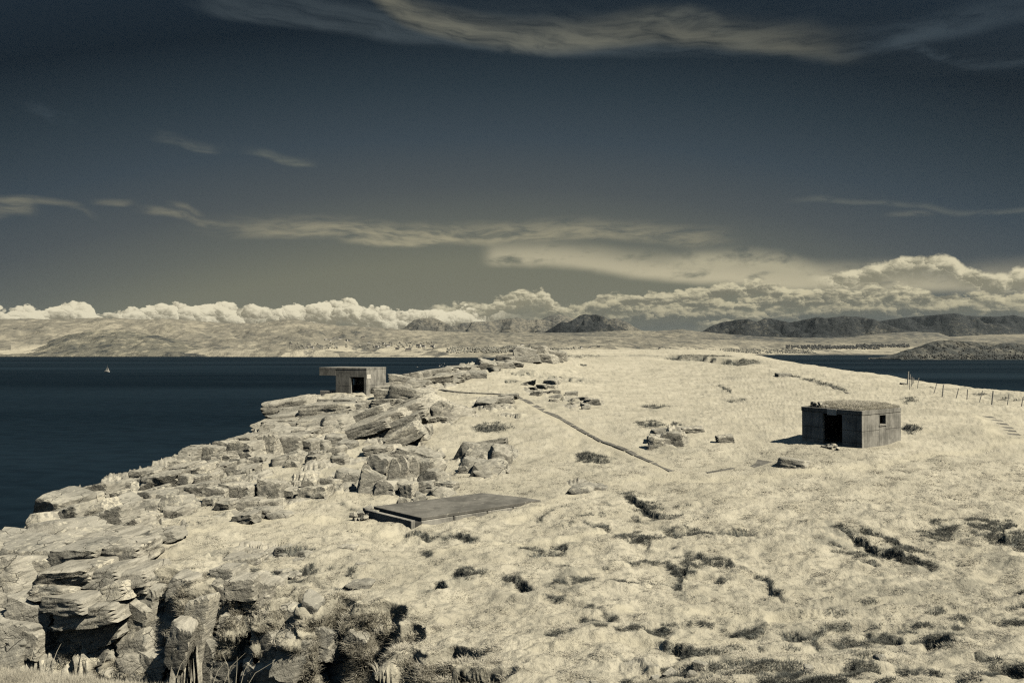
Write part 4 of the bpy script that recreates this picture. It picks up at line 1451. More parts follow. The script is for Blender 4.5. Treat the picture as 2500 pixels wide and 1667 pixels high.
# knoll of layered rock under the lookout
o = Outcrop('layered rock knoll that the concrete lookout post stands on', 775, 1000)
for px, py, w, h, kd, ro in [(705, 992, 92, 34, 'slab', -20), (752, 994, 100, 26, 'slab', -14), (830, 996, 90, 18, 'slab', -8), (690, 1020, 110, 26, 'slab', -16), (745, 1012, 140, 24, 'slab', -17), (815, 1004, 120, 24, 'slab', -14),
                             (680, 1038, 70, 24, 'slab', -12), (730, 1034, 110, 22, 'slab', -16), (793, 1026, 100, 22, 'slab', -18), (662, 1030, 40, 24, 'boulder', -10), (668, 1052, 46, 26, 'block', 0), (700, 1056, 70, 30, 'block', 6),
                             (862, 1000, 42, 30, 'block', 2), (820, 1035, 56, 36, 'boulder', -8), (785, 1048, 56, 24, 'slab', -18), (745, 1056, 44, 22, 'boulder', -10), (912, 984, 50, 16, 'block', -4), (938, 984, 44, 20, 'block', 4),
                             (850, 982, 50, 10, 'slab', -4), (806, 982, 46, 12, 'block', 0), (880, 966, 18, 7, 'boulder', 0), (872, 1012, 40, 22, 'boulder', 0), (900, 1004, 46, 20, 'boulder', -10)]:
    o.rock(px, py, w, h, kd, rnd.uniform(-14, 6), ro * .5, rnd.uniform(-4, 4), rnd.uniform(.7, 1.1), .3)
# dark overhanging stack
o = Outcrop('dark layered boulder stack overhanging a black hollow below the lookout', 950, 1060)
for px, py, w, h, ro, lf, nr in [(985, 1012, 92, 30, -24, .5, .3), (950, 1030, 150, 28, -22, .35, .5), (918, 1050, 120, 24, -22, .55, .9), (978, 1038, 110, 26, -20, .1, .4), (905, 1060, 96, 20, -20, .55, 1.2), (955, 1055, 110, 22, -21, .35, .8), (900, 1024, 90, 28, -22, .3, .2)]:
    o.rock(px, py, w, h, 'slab', -8, -ro * -1.0, 0, .62, .25, lf, near=nr)
for px, py, w, h, kd, ro in [(985, 1075, 74, 34, 'slab', -38), (1012, 1064, 50, 30, 'slab', -40), (922, 1098, 50, 22, 'block', -4), (1035, 1046, 30, 34, 'block', 4)]:
    o.rock(px, py, w, h, kd, -6, ro * .8, 0, .8, .3)
# two-part boulder to its right
o = Outcrop('broad grey boulder split by a pale crack, right of the overhanging stack', 1078, 1010)
o.rock(1062, 1000, 84, 42, 'boulder', -10, 8, 0, .9, .25, var=1).rock(1098, 1006, 76, 40, 'boulder', -24, 14, 0, .9, .3, var=2).rock(1050, 1022, 40, 22, 'block', 0, -8, 0, .8, .3).rock(1128, 1000, 22, 18, 'block', 0, 0, 0, .9, .2).rock(1080, 1022, 30, 14, 'block', 0, 0, 0, .9, .2)
# ribbed outcrop with lichen
o = Outcrop('ribbed rock outcrop with white lichen patches above the flat concrete slab', 990, 1150)
for px, py, w, h, kd, ro in [(962, 1150, 24, 62, 'block', 8), (984, 1150, 24, 58, 'block', 6), (1004, 1150, 26, 56, 'block', 3), (1026, 1146, 30, 52, 'block', 2), (925, 1140, 46, 64, 'block', 14), (912, 1178, 44, 56, 'block', 10), (945, 1190, 40, 34, 'block', 4),
                             (975, 1186, 34, 32, 'block', 4), (998, 1194, 30, 38, 'block', -8), (1050, 1140, 46, 50, 'boulder', -4), (1060, 1172, 56, 40, 'boulder', -8), (1035, 1188, 44, 26, 'block', -6), (1020, 1112, 90, 26, 'slab', 10), (975, 1116, 60, 24, 'slab', -6),
                             (1090, 1188, 40, 22, 'block', 0), (1075, 1200, 40, 20, 'boulder', 0), (890, 1170, 26, 70, 'block', 10), (1045, 1108, 46, 16, 'slab', 8), (985, 1222, 26, 26, 'block', 20), (1025, 1214, 24, 20, 'block', 30)]:
    o.rock(px, py, w, h, kd, rnd.uniform(-24, -4), ro, rnd.uniform(-14, -4), .9, .26)
# right-hand neighbour
o = Outcrop('rounded crag of cracked rock standing alone in the grass, right of the ribbed outcrop', 1180, 1135)
for px, py, w, h, kd, ro in [(1150, 1104, 40, 44, 'boulder', 12), (1190, 1084, 76, 26, 'slab', -12), (1190, 1106, 84, 40, 'boulder', -8), (1158, 1138, 50, 40, 'boulder', 8), (1196, 1138, 60, 44, 'boulder', -6), (1224, 1112, 46, 44, 'boulder', -4), (1134, 1150, 22, 22, 'block', 4), (1176, 1156, 36, 18, 'boulder', 0),
                             (1222, 1142, 34, 30, 'slab', -30), (1168, 1122, 40, 24, 'slab', -20), (1208, 1124, 50, 20, 'slab', -14)]:
    o.rock(px, py, w, h, kd, rnd.uniform(-20, 6), ro, -10, .95, .38)
# ridge behind the lookout, along the far edge
o = Outcrop('long low rock ridge running along the cliff edge behind the lookout', 1010, 925)
for px, py, w, h, kd, ro in [(962, 938, 40, 14, 'slab', -6), (985, 930, 46, 22, 'block', 4), (1010, 924, 40, 24, 'block', -6), (1030, 919, 44, 26, 'slab', -10), (1060, 912, 70, 22, 'slab', -8), (1090, 906, 60, 18, 'slab', -8), (1060, 930, 76, 18, 'block', -4), (1100, 925, 60, 16, 'block', -2), (1020, 938, 44, 18, 'block', 0),
                             (985, 946, 60, 10, 'slab', -4), (945, 950, 60, 12, 'slab', -6), (1118, 902, 40, 18, 'block', 0), (1140, 915, 44, 18, 'boulder', 0), (1165, 916, 40, 16, 'boulder', 4)]:
    o.rock(px, py, w, h, kd, rnd.uniform(-14, 6), ro, 0, .9, .26)
o = Outcrop('knobbly rock rib on the skyline between the low ridge and the far crag', 1185, 896)
for px, py, w, h, kd in [(1160, 898, 34, 14, 'block'), (1188, 893, 42, 24, 'boulder'), (1210, 890, 30, 12, 'slab'), (1230, 892, 36, 14, 'block'), (1255, 888, 40, 12, 'boulder'), (1145, 902, 36, 12, 'slab'), (1205, 900, 30, 12, 'boulder')]:
    o.rock(px, py, w, h, kd, None, rnd.uniform(-10, 6), 0, .9, .25)
o = Outcrop('big pale crag cut by dark cracks at the far end of the headland', 1315, 872)
for px, py, w, h, kd, ro in [(1252, 873, 50, 18, 'block', -6), (1282, 868, 46, 30, 'block', 8), (1312, 866, 52, 32, 'block', -4), (1345, 867, 52, 28, 'block', 6), (1366, 870, 34, 20, 'boulder', 6), (1290, 878, 50, 18, 'slab', -8), (1235, 878, 36, 12, 'slab', 0), (1330, 876, 50, 16, 'boulder', 0)]:
    o.rock(px, py, w, h, kd, rnd.uniform(-16, 10), ro, 0, 1.0, .18)
# dark cave-like rock right of the lookout
o = Outcrop('dark-fronted ledge of rock beside the lookout, below the start of the path', 975, 968)
for px, py, w, h, kd, ro in [(1005, 965, 76, 30, 'boulder', 10), (970, 958, 60, 22, 'slab', -6), (1035, 966, 50, 20, 'slab', 6), (945, 962, 40, 24, 'block', 0), (978, 985, 22, 20, 'block', 30), (1000, 952, 90, 10, 'slab', -3)]:
    o.rock(px, py, w, h, kd, -6, ro, 0, .8, .22)
# coastal rows, far to near
o = Outcrop('upper row of big jointed blocks on the cliff edge, below the lookout knoll', 620, 1085)
for px, py, w, h, kd, ro in [(468, 1112, 40, 24, 'block', -4), (512, 1102, 52, 36, 'block', -4), (548, 1092, 40, 34, 'block', -2), (590, 1080, 60, 30, 'slab', -10), (630, 1072, 50, 28, 'block', -8), (600, 1102, 60, 38, 'block', -6), (640, 1096, 44, 26, 'block', -4), (662, 1090, 30, 50, 'block', 0), (705, 1082, 84, 42, 'block', -6),
                             (755, 1084, 36, 34, 'block', 0), (790, 1080, 50, 22, 'boulder', 0), (570, 1112, 50, 20, 'block', -6), (525, 1122, 44, 18, 'slab', -10), (725, 1062, 90, 18, 'slab', -8), (660, 1062, 70, 16, 'slab', -8), (820, 1078, 40, 20, 'boulder', 0), (845, 1090, 34, 18, 'block', 0)]:
    o.rock(px, py, w, h, kd, rnd.uniform(-22, -6), ro, rnd.uniform(-8, 2), .95, .26)
o = Outcrop('middle terrace of cracked blocks sloping down from the cliff edge', 560, 1150)
o.fill([(400, 1140), (480, 1125), (640, 1115), (760, 1108), (800, 1120), (700, 1140), (640, 1150), (560, 1180), (440, 1195)], 34, (26, 48), (.5, .85))
o.fill([(740, 1100), (830, 1095), (850, 1125), (790, 1128)], 7, (20, 34), (.6, .9), sink=.3)
o = Outcrop('lower blocky rock face with upright dark joints beside the grassy shelf', 640, 1210)
for px, py, w, h, kd, ro in [(590, 1200, 60, 50, 'block', -6), (612, 1228, 56, 30, 'slab', -2), (668, 1196, 46, 54, 'block', -4), (660, 1232, 44, 22, 'slab', -4), (540, 1205, 40, 50, 'block', -8), (712, 1200, 34, 34, 'block', 0), (770, 1198, 60, 46, 'block', -4), (755, 1190, 30, 44, 'block', 4), (640, 1250, 60, 20, 'slab', -4),
                             (600, 1262, 50, 22, 'slab', -12), (680, 1255, 40, 20, 'boulder', 0), (555, 1235, 40, 26, 'block', 0), (500, 1195, 44, 40, 'block', -10), (520, 1225, 34, 30, 'block', -6), (810, 1180, 40, 26, 'boulder', 0), (850, 1165, 50, 34, 'boulder', 6), (835, 1192, 36, 20, 'boulder', 0)]:
    o.rock(px, py, w, h, kd, rnd.uniform(-20, -6), ro, rnd.uniform(-10, 0), .9, .28)
o = Outcrop('sunlit jumble of blocks on the cliff shoulder, nearer the camera than the upper row', 380, 1200)
o.fill([(275, 1175), (370, 1150), (450, 1130), (500, 1160), (490, 1210), (430, 1250), (330, 1270), (270, 1230)], 34, (28, 56), (.5, .85))
o.rock(400, 1175, 70, 40, 'block', -14, -8, 0, .9, .25).rock(450, 1150, 64, 36, 'block', -16, -10, 0, .9, .25).rock(425, 1232, 56, 40, 'boulder', -10, -4, 0, .9, .2).rock(310, 1180, 52, 26, 'slab', -10, -4, 0, .9, .2).rock(360, 1165, 60, 26, 'slab', -10, -6, 0, .9, .2)
o = Outcrop('big rounded rock buttress at the left end of the cliff, with striped bedding', 160, 1260)
for px, py, w, h, kd, ro in [(150, 1232, 90, 40, 'boulder', -8), (205, 1222, 60, 34, 'block', -6), (250, 1205, 56, 34, 'block', -4), (130, 1262, 70, 40, 'block', -16), (180, 1268, 70, 44, 'slab', -24), (235, 1262, 70, 44, 'slab', -26), (285, 1262, 60, 50, 'block', -10), (100, 1285, 50, 36, 'boulder', -10), (330, 1290, 60, 40, 'block', -18), (360, 1320, 80, 24, 'slab', -18), (400, 1312, 60, 26, 'slab', -16), (300, 1300, 50, 30, 'block', -10)]:
    o.rock(px, py, w, h, kd, rnd.uniform(-22, -6), ro, rnd.uniform(-6, 2), .95, .3)
o = Outcrop('smooth pale rock hump and bench in the left foreground cliff top', 120, 1325)
for px, py, w, h, kd, ro in [(135, 1305, 110, 46, 'boulder', -6), (40, 1330, 110, 40, 'boulder', 6), (240, 1330, 150, 34, 'slab', -3), (90, 1350, 130, 50, 'boulder', 0), (200, 1362, 110, 34, 'slab', -6), (300, 1356, 110, 30, 'slab', -4), (10, 1370, 90, 60, 'boulder', 0), (155, 1340, 30, 40, 'block', 10)]:
    o.rock(px, py, w, h, kd, rnd.uniform(-16, 4), ro, 0, .9, .34)
o = Outcrop('massive cracked rock wall at the left edge, dropping into the gully', 60, 1450)
for px, py, w, h, kd, ro in [(30, 1410, 110, 80, 'boulder', 0), (90, 1420, 80, 90, 'block', 8), (20, 1480, 110, 70, 'block', 4), (85, 1500, 80, 70, 'block', 10), (40, 1550, 110, 70, 'block', 6), (110, 1460, 50, 80, 'block', 14), (-20, 1440, 80, 120, 'block', 0), (75, 1560, 70, 60, 'slab', 10)]:
    o.rock(px, py, w, h, kd, rnd.uniform(-20, 0), ro, rnd.uniform(-8, 4), .8, .3, near=.5)
o = Outcrop('stack of thin jutting ledges over black recesses in the gully wall', 230, 1440)
for px, py, w, h, ro, nr in [(200, 1388, 130, 24, -8, .9), (270, 1392, 120, 20, -10, .8), (330, 1400, 110, 18, -10, .6), (150, 1432, 90, 18, 4, 1.3), (200, 1450, 130, 18, -8, 1.5), (290, 1430, 120, 20, -14, .7), (340, 1425, 90, 16, -12, .5), (250, 1478, 150, 22, -14, 1.0), (320, 1465, 110, 18, -14, .6), 
                                 (260, 1520, 110, 36, -30, .8), (330, 1530, 70, 60, 16, .5)]:
    o.rock(px, py, w, h * 1.5, 'slab' if h < 24 else 'block', rnd.uniform(-20, 0), ro, 0, .9, .3, near=nr)
o = Outcrop('upright rock ribs between grass streaks in the gully wall', 480, 1500)
for px, py, w, h, kd, ro in [(415, 1490, 40, 90, 'block', 12), (440, 1560, 44, 90, 'block', 14), (480, 1520, 50, 110, 'block', 8), (505, 1600, 50, 90, 'block', 10), (300, 1600, 90, 60, 'boulder', -20), (370, 1620, 70, 60, 'block', 6), (540, 1450, 44, 70, 'block', 10), (450, 1430, 50, 40, 'block', 0), (560, 1400, 70, 30, 'slab', -8), (590, 1430, 60, 40, 'slab', -6), (350, 1500, 60, 80, 'block', 14), (380, 1550, 60, 90, 'block', 16), (340, 1580, 70, 60, 'slab', -24), (400, 1610, 60, 60, 'boulder', 10), (360, 1450, 60, 50, 'block', 8), (330, 1620, 60, 50, 'boulder', 0), (250, 1590, 90, 50, 'slab', -26), (560, 1530, 40, 60, 'block', 8), (610, 1480, 40, 40, 'block', 4)]:
    o.rock(px, py, w, h, kd, rnd.uniform(-24, 0), ro, rnd.uniform(-10, 4), .8, .36, near=.25)
o = Outcrop('broken rock lip under the turf at the top of the gully, centre left', 620, 1370)
o.fill([(540, 1350), (620, 1335), (760, 1345), (780, 1385), (700, 1400), (580, 1400)], 16, (22, 50), (.3, .5), ('slab', 'boulder', 'block'), sink=.4)
o = Outcrop('dark broken rock showing through the hanging grass in the middle of the gully wall', 760, 1560)
for px, py, w, h, kd, ro in [(640, 1440, 60, 50, 'block', 6), (690, 1500, 50, 60, 'block', 10), (660, 1560, 60, 80, 'block', 12), (720, 1590, 60, 70, 'block', 8), (600, 1600, 60, 80, 'block', 10), (760, 1480, 44, 40, 'boulder', 0), (790, 1560, 60, 50, 'block', 14),
                             (700, 1640, 80, 50, 'block', 0), (830, 1620, 60, 50, 'boulder', 10), (870, 1560, 40, 40, 'block', 18), (640, 1640, 70, 60, 'block', 4), (560, 1640, 60, 60, 'block', 8)]:
    o.rock(px, py, w, h, kd, rnd.uniform(-30, 0), ro, rnd.uniform(-10, 4), .8, .42, near=.3)
# inland exposures
o = Outcrop('low stony outcrop in the turf just below the bend of the concrete path', 1205, 985)
for px, py, w, h, kd in [(1185, 984, 46, 18, 'boulder'), (1215, 978, 60, 18, 'slab'), (1240, 970, 40, 10, 'slab'), (1200, 994, 30, 12, 'block'), (1225, 990, 24, 12, 'block')]:
    o.rock(px, py, w, h, kd, -10, -6, 0, .9, .34)
o = Outcrop('scatter of half-buried stones on the slope above the concrete path', 1350, 965)
o.fill([(1275, 935), (1345, 928), (1400, 950), (1460, 980), (1440, 1000), (1370, 985), (1300, 960)], 22, (12, 30), (.3, .5), ('boulder', 'block', 'slab'), sink=.34)
o = Outcrop('pair of lichen-blotched rocks in the middle of the open slope', 1630, 1075)
for px, py, w, h, kd in [(1615, 1078, 50, 30, 'boulder'), (1645, 1074, 50, 32, 'boulder'), (1600, 1070, 30, 16, 'block'), (1625, 1054, 44, 10, 'slab'), (1690, 1050, 44, 16, 'slab'), (1672, 1060, 34, 14, 'boulder'), (1595, 1092, 20, 12, 'block')]:
    o.rock(px, py, w, h * .8, kd, -10, rnd.uniform(-8, 6), 0, .9, .42)


def single(label, px, py, w, h, kind, **kw):
    g = hit(px, py + h * .4)
    z = terrain(np.array([g[0]]), np.array([g[1]]))[0][0]
    s = g[1] / F_PX
    ob = bpy.data.objects.new('boulder', rnd.choice(ROCKS[kind]))
    COL.objects.link(ob)
    W_, H_ = w * s, h * s
    ob.scale = (W_ * 1.1, W_ * kw.get('depth', .9), H_ * 1.2)
    ob.rotation_euler = (0, R(kw.get('roll', 0)), R(kw.get('yaw', -10)))
    ob.location = (g[0], g[1] + W_ * .1, z + H_ * (.5 - kw.get('sink', .28)))
    return tag(ob, label, 'boulder')


single('flat-topped boulder with a dark right end, lying beside the short slab path', 1940, 1130, 64, 22, 'boulder', roll=6, sink=.36)
single('pale slab-like stone lying on the slope left of the right-hand hut', 1770, 1069, 38, 20, 'slab', roll=-6)
single('half-buried rock with a white lichen face, in the turf right of the big slab', 1418, 1188, 52, 26, 'boulder', roll=-6)
single('dark tail of rock sunk in the grass behind the lichen-faced one', 1458, 1182, 56, 16, 'slab', sink=.42)
single('lichen-spotted rock lying alone in the lower meadow near the gully', 876, 1420, 58, 18, 'boulder', roll=-8, sink=.3, depth=.6)
single('small dark mound of stone in the lower meadow above the lichen-spotted rock', 880, 1378, 24, 8, 'boulder', sink=.4)
single('flat low stone in the short grass below the concrete slab', 850, 1338, 42, 12, 'slab', sink=.4)
single('grey stone on the crest beside the faint track', 1915, 914, 34, 9, 'slab', sink=.3)
single('pointed stone standing in the bottom right bog', 2150, 1598, 26, 24, 'boulder', yaw=30)
single('small stone lying in the dark rushes at the bottom right', 1975, 1632, 20, 18, 'block')
single('squat stone on the edge of the turf at bottom centre', 1710, 1626, 34, 30, 'boulder')
single('flat dark boulder on the skyline just left of the fence corner', 2206, 937, 12, 6, 'boulder')
single('pale block on the far right skyline above the sea', 2110, 904, 18, 6, 'block')
for k, (px, py, w, h) in enumerate([(1560, 1650, 40, 16), (1600, 1642, 26, 12), (1640, 1636, 46, 12), (1420, 1660, 40, 14), (1450, 1655, 30, 12), (1690, 1645, 26, 12)]):
    ob = single('pale loose stone in the stony turf along the bottom edge', px, py, w * .8, h * .7, 'boulder', yaw=k * 23, sink=.35)
    ob['group'] = 'loose stones along the bottom edge'

# ------------------------------------------------------------------ right-hand hut
BASE = EYE - 6.35
TOP = EYE - 3.70
fdir = Vector((CORNER - LEFT).tolist() + [0]).normalized()
wl = float(np.linalg.norm(CORNER - LEFT))
wb = 4.6
ang = math.atan2(fdir.y, fdir.x)
hut = thing('concrete_hut', 'squat flat-roofed concrete hut with turf growing on its roof and a dark doorway', 'hut', (LEFT[0], LEFT[1], BASE), ang)
H = TOP - BASE
T = .24
# local frame: x along the door wall, y away from it
d0, d1, dt = .36 * wl, .685 * wl, H - .34
m = MB()
m.box((0, 0, -.8), (d0, T, H - .28)).box((d1, 0, -.8), (wl, T, H - .28)).box((d0, 0, dt), (d1, T, H - .28))
m.build('door_wall', M_conc_shade, hut, bevel=.015)
w0, w1, wz0, wz1 = .43 * wb, .60 * wb, H - .98, H - .34
m = MB()
m.box((wl - T, T, -.8), (wl, w0, H - .28)).box((wl - T, w1, -.8), (wl, wb, H - .28)).box((wl - T, w0, -.8), (wl, w1, wz0)).box((wl - T, w0, wz1), (wl, w1, H - .28))
m.build('window_wall', M_conc_pale, hut, bevel=.015)
MB().box((0, T, -.8), (T, wb, H - .28)).build('side_wall', M_conc, hut)
MB().box((T, wb - T, -.8), (wl - T, wb, H - .28)).build('rear_wall', M_conc, hut)
MB().box((-.03, -.03, H - .28), (wl + .03, wb + .03, H)).build('roof_slab', M_conc, hut, bevel=.02)
win = MB()
fw = .035
win.box((wl - T + .02, w0, wz0), (wl + .012, w0 + fw, wz1)).box((wl - T + .02, w1 - fw, wz0), (wl + .012, w1, wz1)).box((wl - T + .02, w0 + fw, wz1 - fw), (wl + .012, w1 - fw, wz1)).box((wl - T + .02, w0 + fw, wz0), (wl + .012, w1 - fw, wz0 + fw))
win = win.build('window', M_conc_pale, hut)
MB().box((wl + .002, w0 - .06, wz0 - .07), (wl + .05, w1 + .06, wz0 - .005)).build('sill', M_conc_pale, win)
MB().box((.45 * wl, -.065, H - .40), (.60 * wl, -.033, H - .03)).build('sign', M_sign, hut)
MB().box((T, T, .12), (wl - T, wb - T, .20)).build('floor', M_dark_in, hut)
MB().box((1.9, 2.4, .2), (3.3, 3.4, .75)).build('plinth', M_dark_in, hut, bevel=.03)
MB().box((d0 - .25, -.55, .08), (d1 + .9, -.03, .20)).build('doorstep', M_conc, hut, bevel=.02)
for z_ in (.62, 1.38):
    MB().box((0.005, -.006, z_), (d0 - .005, .001, z_ + .025)).box((d1 + .005, -.006, z_), (wl - .005, .001, z_ + .025)).build('pour_joint', M_dark_in, hut)
for z_ in (1.36,):
    MB().box((wl - .001, .03, z_), (wl + .005, w0 - .03, z_ + .022)).box((wl - .001, w1 + .03, z_), (wl + .005, wb - .03, z_ + .022)).build('pour_joint', M_dark_in, hut)
# turf mound on the roof
nx, ny = 46, 46
u = np.linspace(-.02, 1.0, nx)
v = np.linspace(0.06, 1.02, ny)
UU, VV = np.meshgrid(u, v, indexing='ij')
edge = np.minimum.reduce([(UU + .02) * wl * 1.0, (1.0 - UU) * wl + .03, (VV - .06) * wb, (1.02 - VV) * wb])
zz = H + .015 + np.minimum(.17, edge * .3) * sstep(0, .6, edge) + .05 * fbm(UU * 9, VV * 9, 4) * sstep(0, .3, edge) + .07 * np.exp(-(((UU - .45) / .4) ** 2 + ((VV - .55) / .4) ** 2))
zz = zz * sstep(-.1, .5, UU + .25 * fbm(VV * 4, VV * 0, 2) + .3) + (H + .012) * (1 - sstep(-.1, .5, UU + .25 * fbm(VV * 4, VV * 0, 2) + .3))
z_zero = np.zeros_like(zz)
turf = grid_mesh('roof_turf', np.stack([UU * wl, VV * wb, zz], -1), {'rock': z_zero, 'dark': .25 + z_zero, 'pale': z_zero}, M_ground)
turf.parent = hut
ROOF_TURF = (UU, VV, zz)
# stones lying on the front left of the roof
cM = Matrix.Translation((LEFT[0], LEFT[1], BASE)) @ Matrix.Rotation(ang, 4, 'Z')
for k in range(13):
    ob = bpy.data.objects.new('stone', rnd.choice(ROCKS_S['boulder']))
    COL.objects.link(ob)
    s_ = rnd.uniform(.13, .30)
    ob.scale = (s_ * 1.2, s_, s_ * .8)
    ob.rotation_euler = (rnd.uniform(-.3, .3), rnd.uniform(-.3, .3), rnd.uniform(0, 6))
    row = 0 if k < 8 else 1
    ob.location = cM @ Vector((.55 + (k % 8) * .14 + rnd.uniform(-.05, .05), .22 + rnd.uniform(0, .35), H + .10 + row * .14))
    tag(ob, "dark stone in the heap on the front left of the hut's turf roof", 'stone', 'stones heaped on the hut roof')
# stones by the doorstep
for k in range(7):
    g = hit(2012 + k * 5.5 + rnd.uniform(-3, 3), 1093 + rnd.uniform(-2, 4))
    ob = bpy.data.objects.new('stone', rnd.choice(ROCKS_S['block']))
    COL.objects.link(ob)
    s_ = rnd.uniform(.15, .34)
    ob.scale = (s_ * 1.2, s_, s_ * .8)
    ob.rotation_euler = (rnd.uniform(-.3, .3), rnd.uniform(-.3, .3), rnd.uniform(0, 6))
    ob.location = (g[0], g[1], terrain(g[:1], g[1:2])[0][0] + s_ * .25)
    tag(ob, "pale rubble stone on the ground in front of the hut's doorway", 'stone', 'rubble in front of the hut door')

# ------------------------------------------------------------------ lookout post on the cliff
KX, KY = -18.1, 85.0
BZ = EYE - 5.45
TZ = EYE - 2.13
a_ = R(-20)
look = thing('lookout_post', 'concrete lookout post on the cliff top, its roof jutting out over the sea', 'lookout post', (KX, KY, BZ), a_)
H = TZ - BZ
T = .3
LB, LR, DP = 4.5, 7.0, 4.7      # body length, roof length (to the left, -x), depth
dx0, dx1, dz = -2.42, -.38, H - 1.18
m = MB()
m.box((-LB, 0, -1.5), (dx0, T, H - .26)).box((dx1, 0, -1.5), (0, T, H - .26)).box((dx0, 0, dz), (dx1, T, H - .26))
m.build('door_wall', M_conc, look, bevel=.02)
MB().box((-T, T, -1.5), (0, DP, H - .26)).build('side_wall', M_conc_pale, look, bevel=.02)
MB().box((-LB, T, -1.5), (-LB + T, DP, .95)).box((-LB, T, 1.75), (-LB + T, DP, H - .26)).box((-LB, DP - .5, .95), (-LB + T, DP, 1.75)).build('seaward_wall', M_conc, look)
MB().box((-LB + T, DP - T, -1.5), (-T, DP, H - .26)).build('rear_wall', M_conc, look)
MB().box((-LR, -.02, H - .26), (.02, DP + .02, H)).build('roof_slab', M_conc, look, bevel=.02)
MB().box((-LR, -.012, H - 1.05), (-LB - .003, .28, H - .263)).build('canopy_beam', M_conc, look, bevel=.03)
MB().box((-LB + T, T, .0), (-T, DP - T, .1)).build('floor', M_dark_in, look)
MB().box((.002, .08, H - 1.38), (.03, .95, H - .84)).build('sign', M_sign, look)
MB().box((dx0 - .003, .02, -.6), (dx0 + .14, T + .25, dz - .002)).build('door_jamb', M_conc_pale, look)
MB().box((-LR - .02, .2, -1.2), (-LB - .05, 2.2, .35)).build('gun_plinth', M_conc_pale, look, bevel=.05)
for x0, x1 in ((-LB + .01, dx0 - .01),):
    MB().box((x0, -.006, 1.05), (x1, .001, 1.08)).build('pour_joint', M_dark_in, look)
MB().box((-.001, .02, 1.10), (.006, DP - .02, 1.13)).build('pour_joint', M_dark_in, look)

# ------------------------------------------------------------------ flat concrete platform
A_, B_, C_, D_ = place(888, 1237, 36.3), place(1004, 1265, 33.8), place(1325, 1218, 38.2), place(1180, 1201, 40.1)
zt = EYE - 8.3
A_[2] = B_[2] = C_[2] = D_[2] = zt
ctr = (A_ + B_ + C_ + D_) / 4
ctr[2] = zt - .5
plat = thing('concrete_platform', 'long flat dark concrete slab lying low in the turf, rubble at its left end', 'platform', ctr)


def quad_prism(c, z0, z1):
    vs = [(p[0] - ctr[0], p[1] - ctr[1], z0 - ctr[2]) for p in c] + [(p[0] - ctr[0], p[1] - ctr[1], z1 - ctr[2]) for p in c]
    n_ = len(c)
    fs = [tuple(range(n_ - 1, -1, -1)), tuple(range(n_, 2 * n_))] + [(k, (k + 1) % n_, n_ + (k + 1) % n_, n_ + k) for k in range(n_)]
    return MB().add(vs, fs)


def along(p, q, f):
    return p + (q - p) * f


A2, B2 = along(A_, D_, .075), along(B_, C_, .07)
A3, B3 = along(A_, D_, .03), along(B_, C_, .028)
quad_prism([A2, B2, along(B_, C_, .985), along(D_, C_, .72), along(A_, D_, .99)], zt - .16, zt).build('deck', M_slab, plat, bevel=.02)
quad_prism([A_, B_, B3, A3], zt - .62, zt - .09).build('end_beam', M_conc, plat, bevel=.02)
quad_prism([A3, B3, B2, A2], zt - .5, zt - .22).build('gutter', M_dark_in, plat)
BC = [along(B2, C_, f) for f in (0.0, .245, .25, .515, .52, .735, .74, .86, .88, .985)]
for k in range(0, 10, 2):
    p_, q_ = BC[k], BC[k + 1]
    inn = (A_ - B_) * .07
    lo_ = zt - (.62, .5, .55, .34, .42)[k // 2]
    quad_prism([p_, q_, q_ + inn, p_ + inn], lo_, zt - .163).build('edge_stone', M_conc_pale, plat, bevel=.04)
quad_prism([along(A_, B_, -.03), along(A_, B_, .03), along(A3, B3, .03), along(A3, B3, -.03)], zt - .5, zt - .02).build('corner_block', M_conc, plat, bevel=.02)
quad_prism([along(A_, B_, .86) - np.array([.12, .16, 0]), along(A_, B_, .98) - np.array([.12, .16, 0]), along(A_, B_, .98), along(A_, B_, .86)], zt - .9, zt - .625).build('foot_block', M_conc, plat, bevel=.02)
quad_prism([along(A2, B2, .12), along(A2, B2, .915), along(B2, C_, .9) + (A_ - B_) * .09, along(A2, D_, .9) + (B_ - A_) * .12], zt - 1.2, zt - .17).build('core', M_conc, plat)
for k in range(16):
    g = hit(884 + rnd.uniform(-22, 20), 1268 + rnd.uniform(-14, 4))
    ob = bpy.data.objects.new('stone', rnd.choice(ROCKS_S['block'] + ROCKS_S['boulder']))
    COL.objects.link(ob)
    s_ = rnd.uniform(.18, .42)
    ob.scale = (s_ * 1.2, s_, s_ * .9)
    ob.rotation_euler = (rnd.uniform(-.4, .4), rnd.uniform(-.4, .4), rnd.uniform(0, 6))
    ob.location = (g[0], g[1], terrain(g[:1], g[1:2])[0][0] + s_ * .3 + (.18 if k > 10 else 0))
    tag(ob, 'broken stone in the rubble heap at the left end of the concrete platform', 'stone', 'rubble at the platform end')

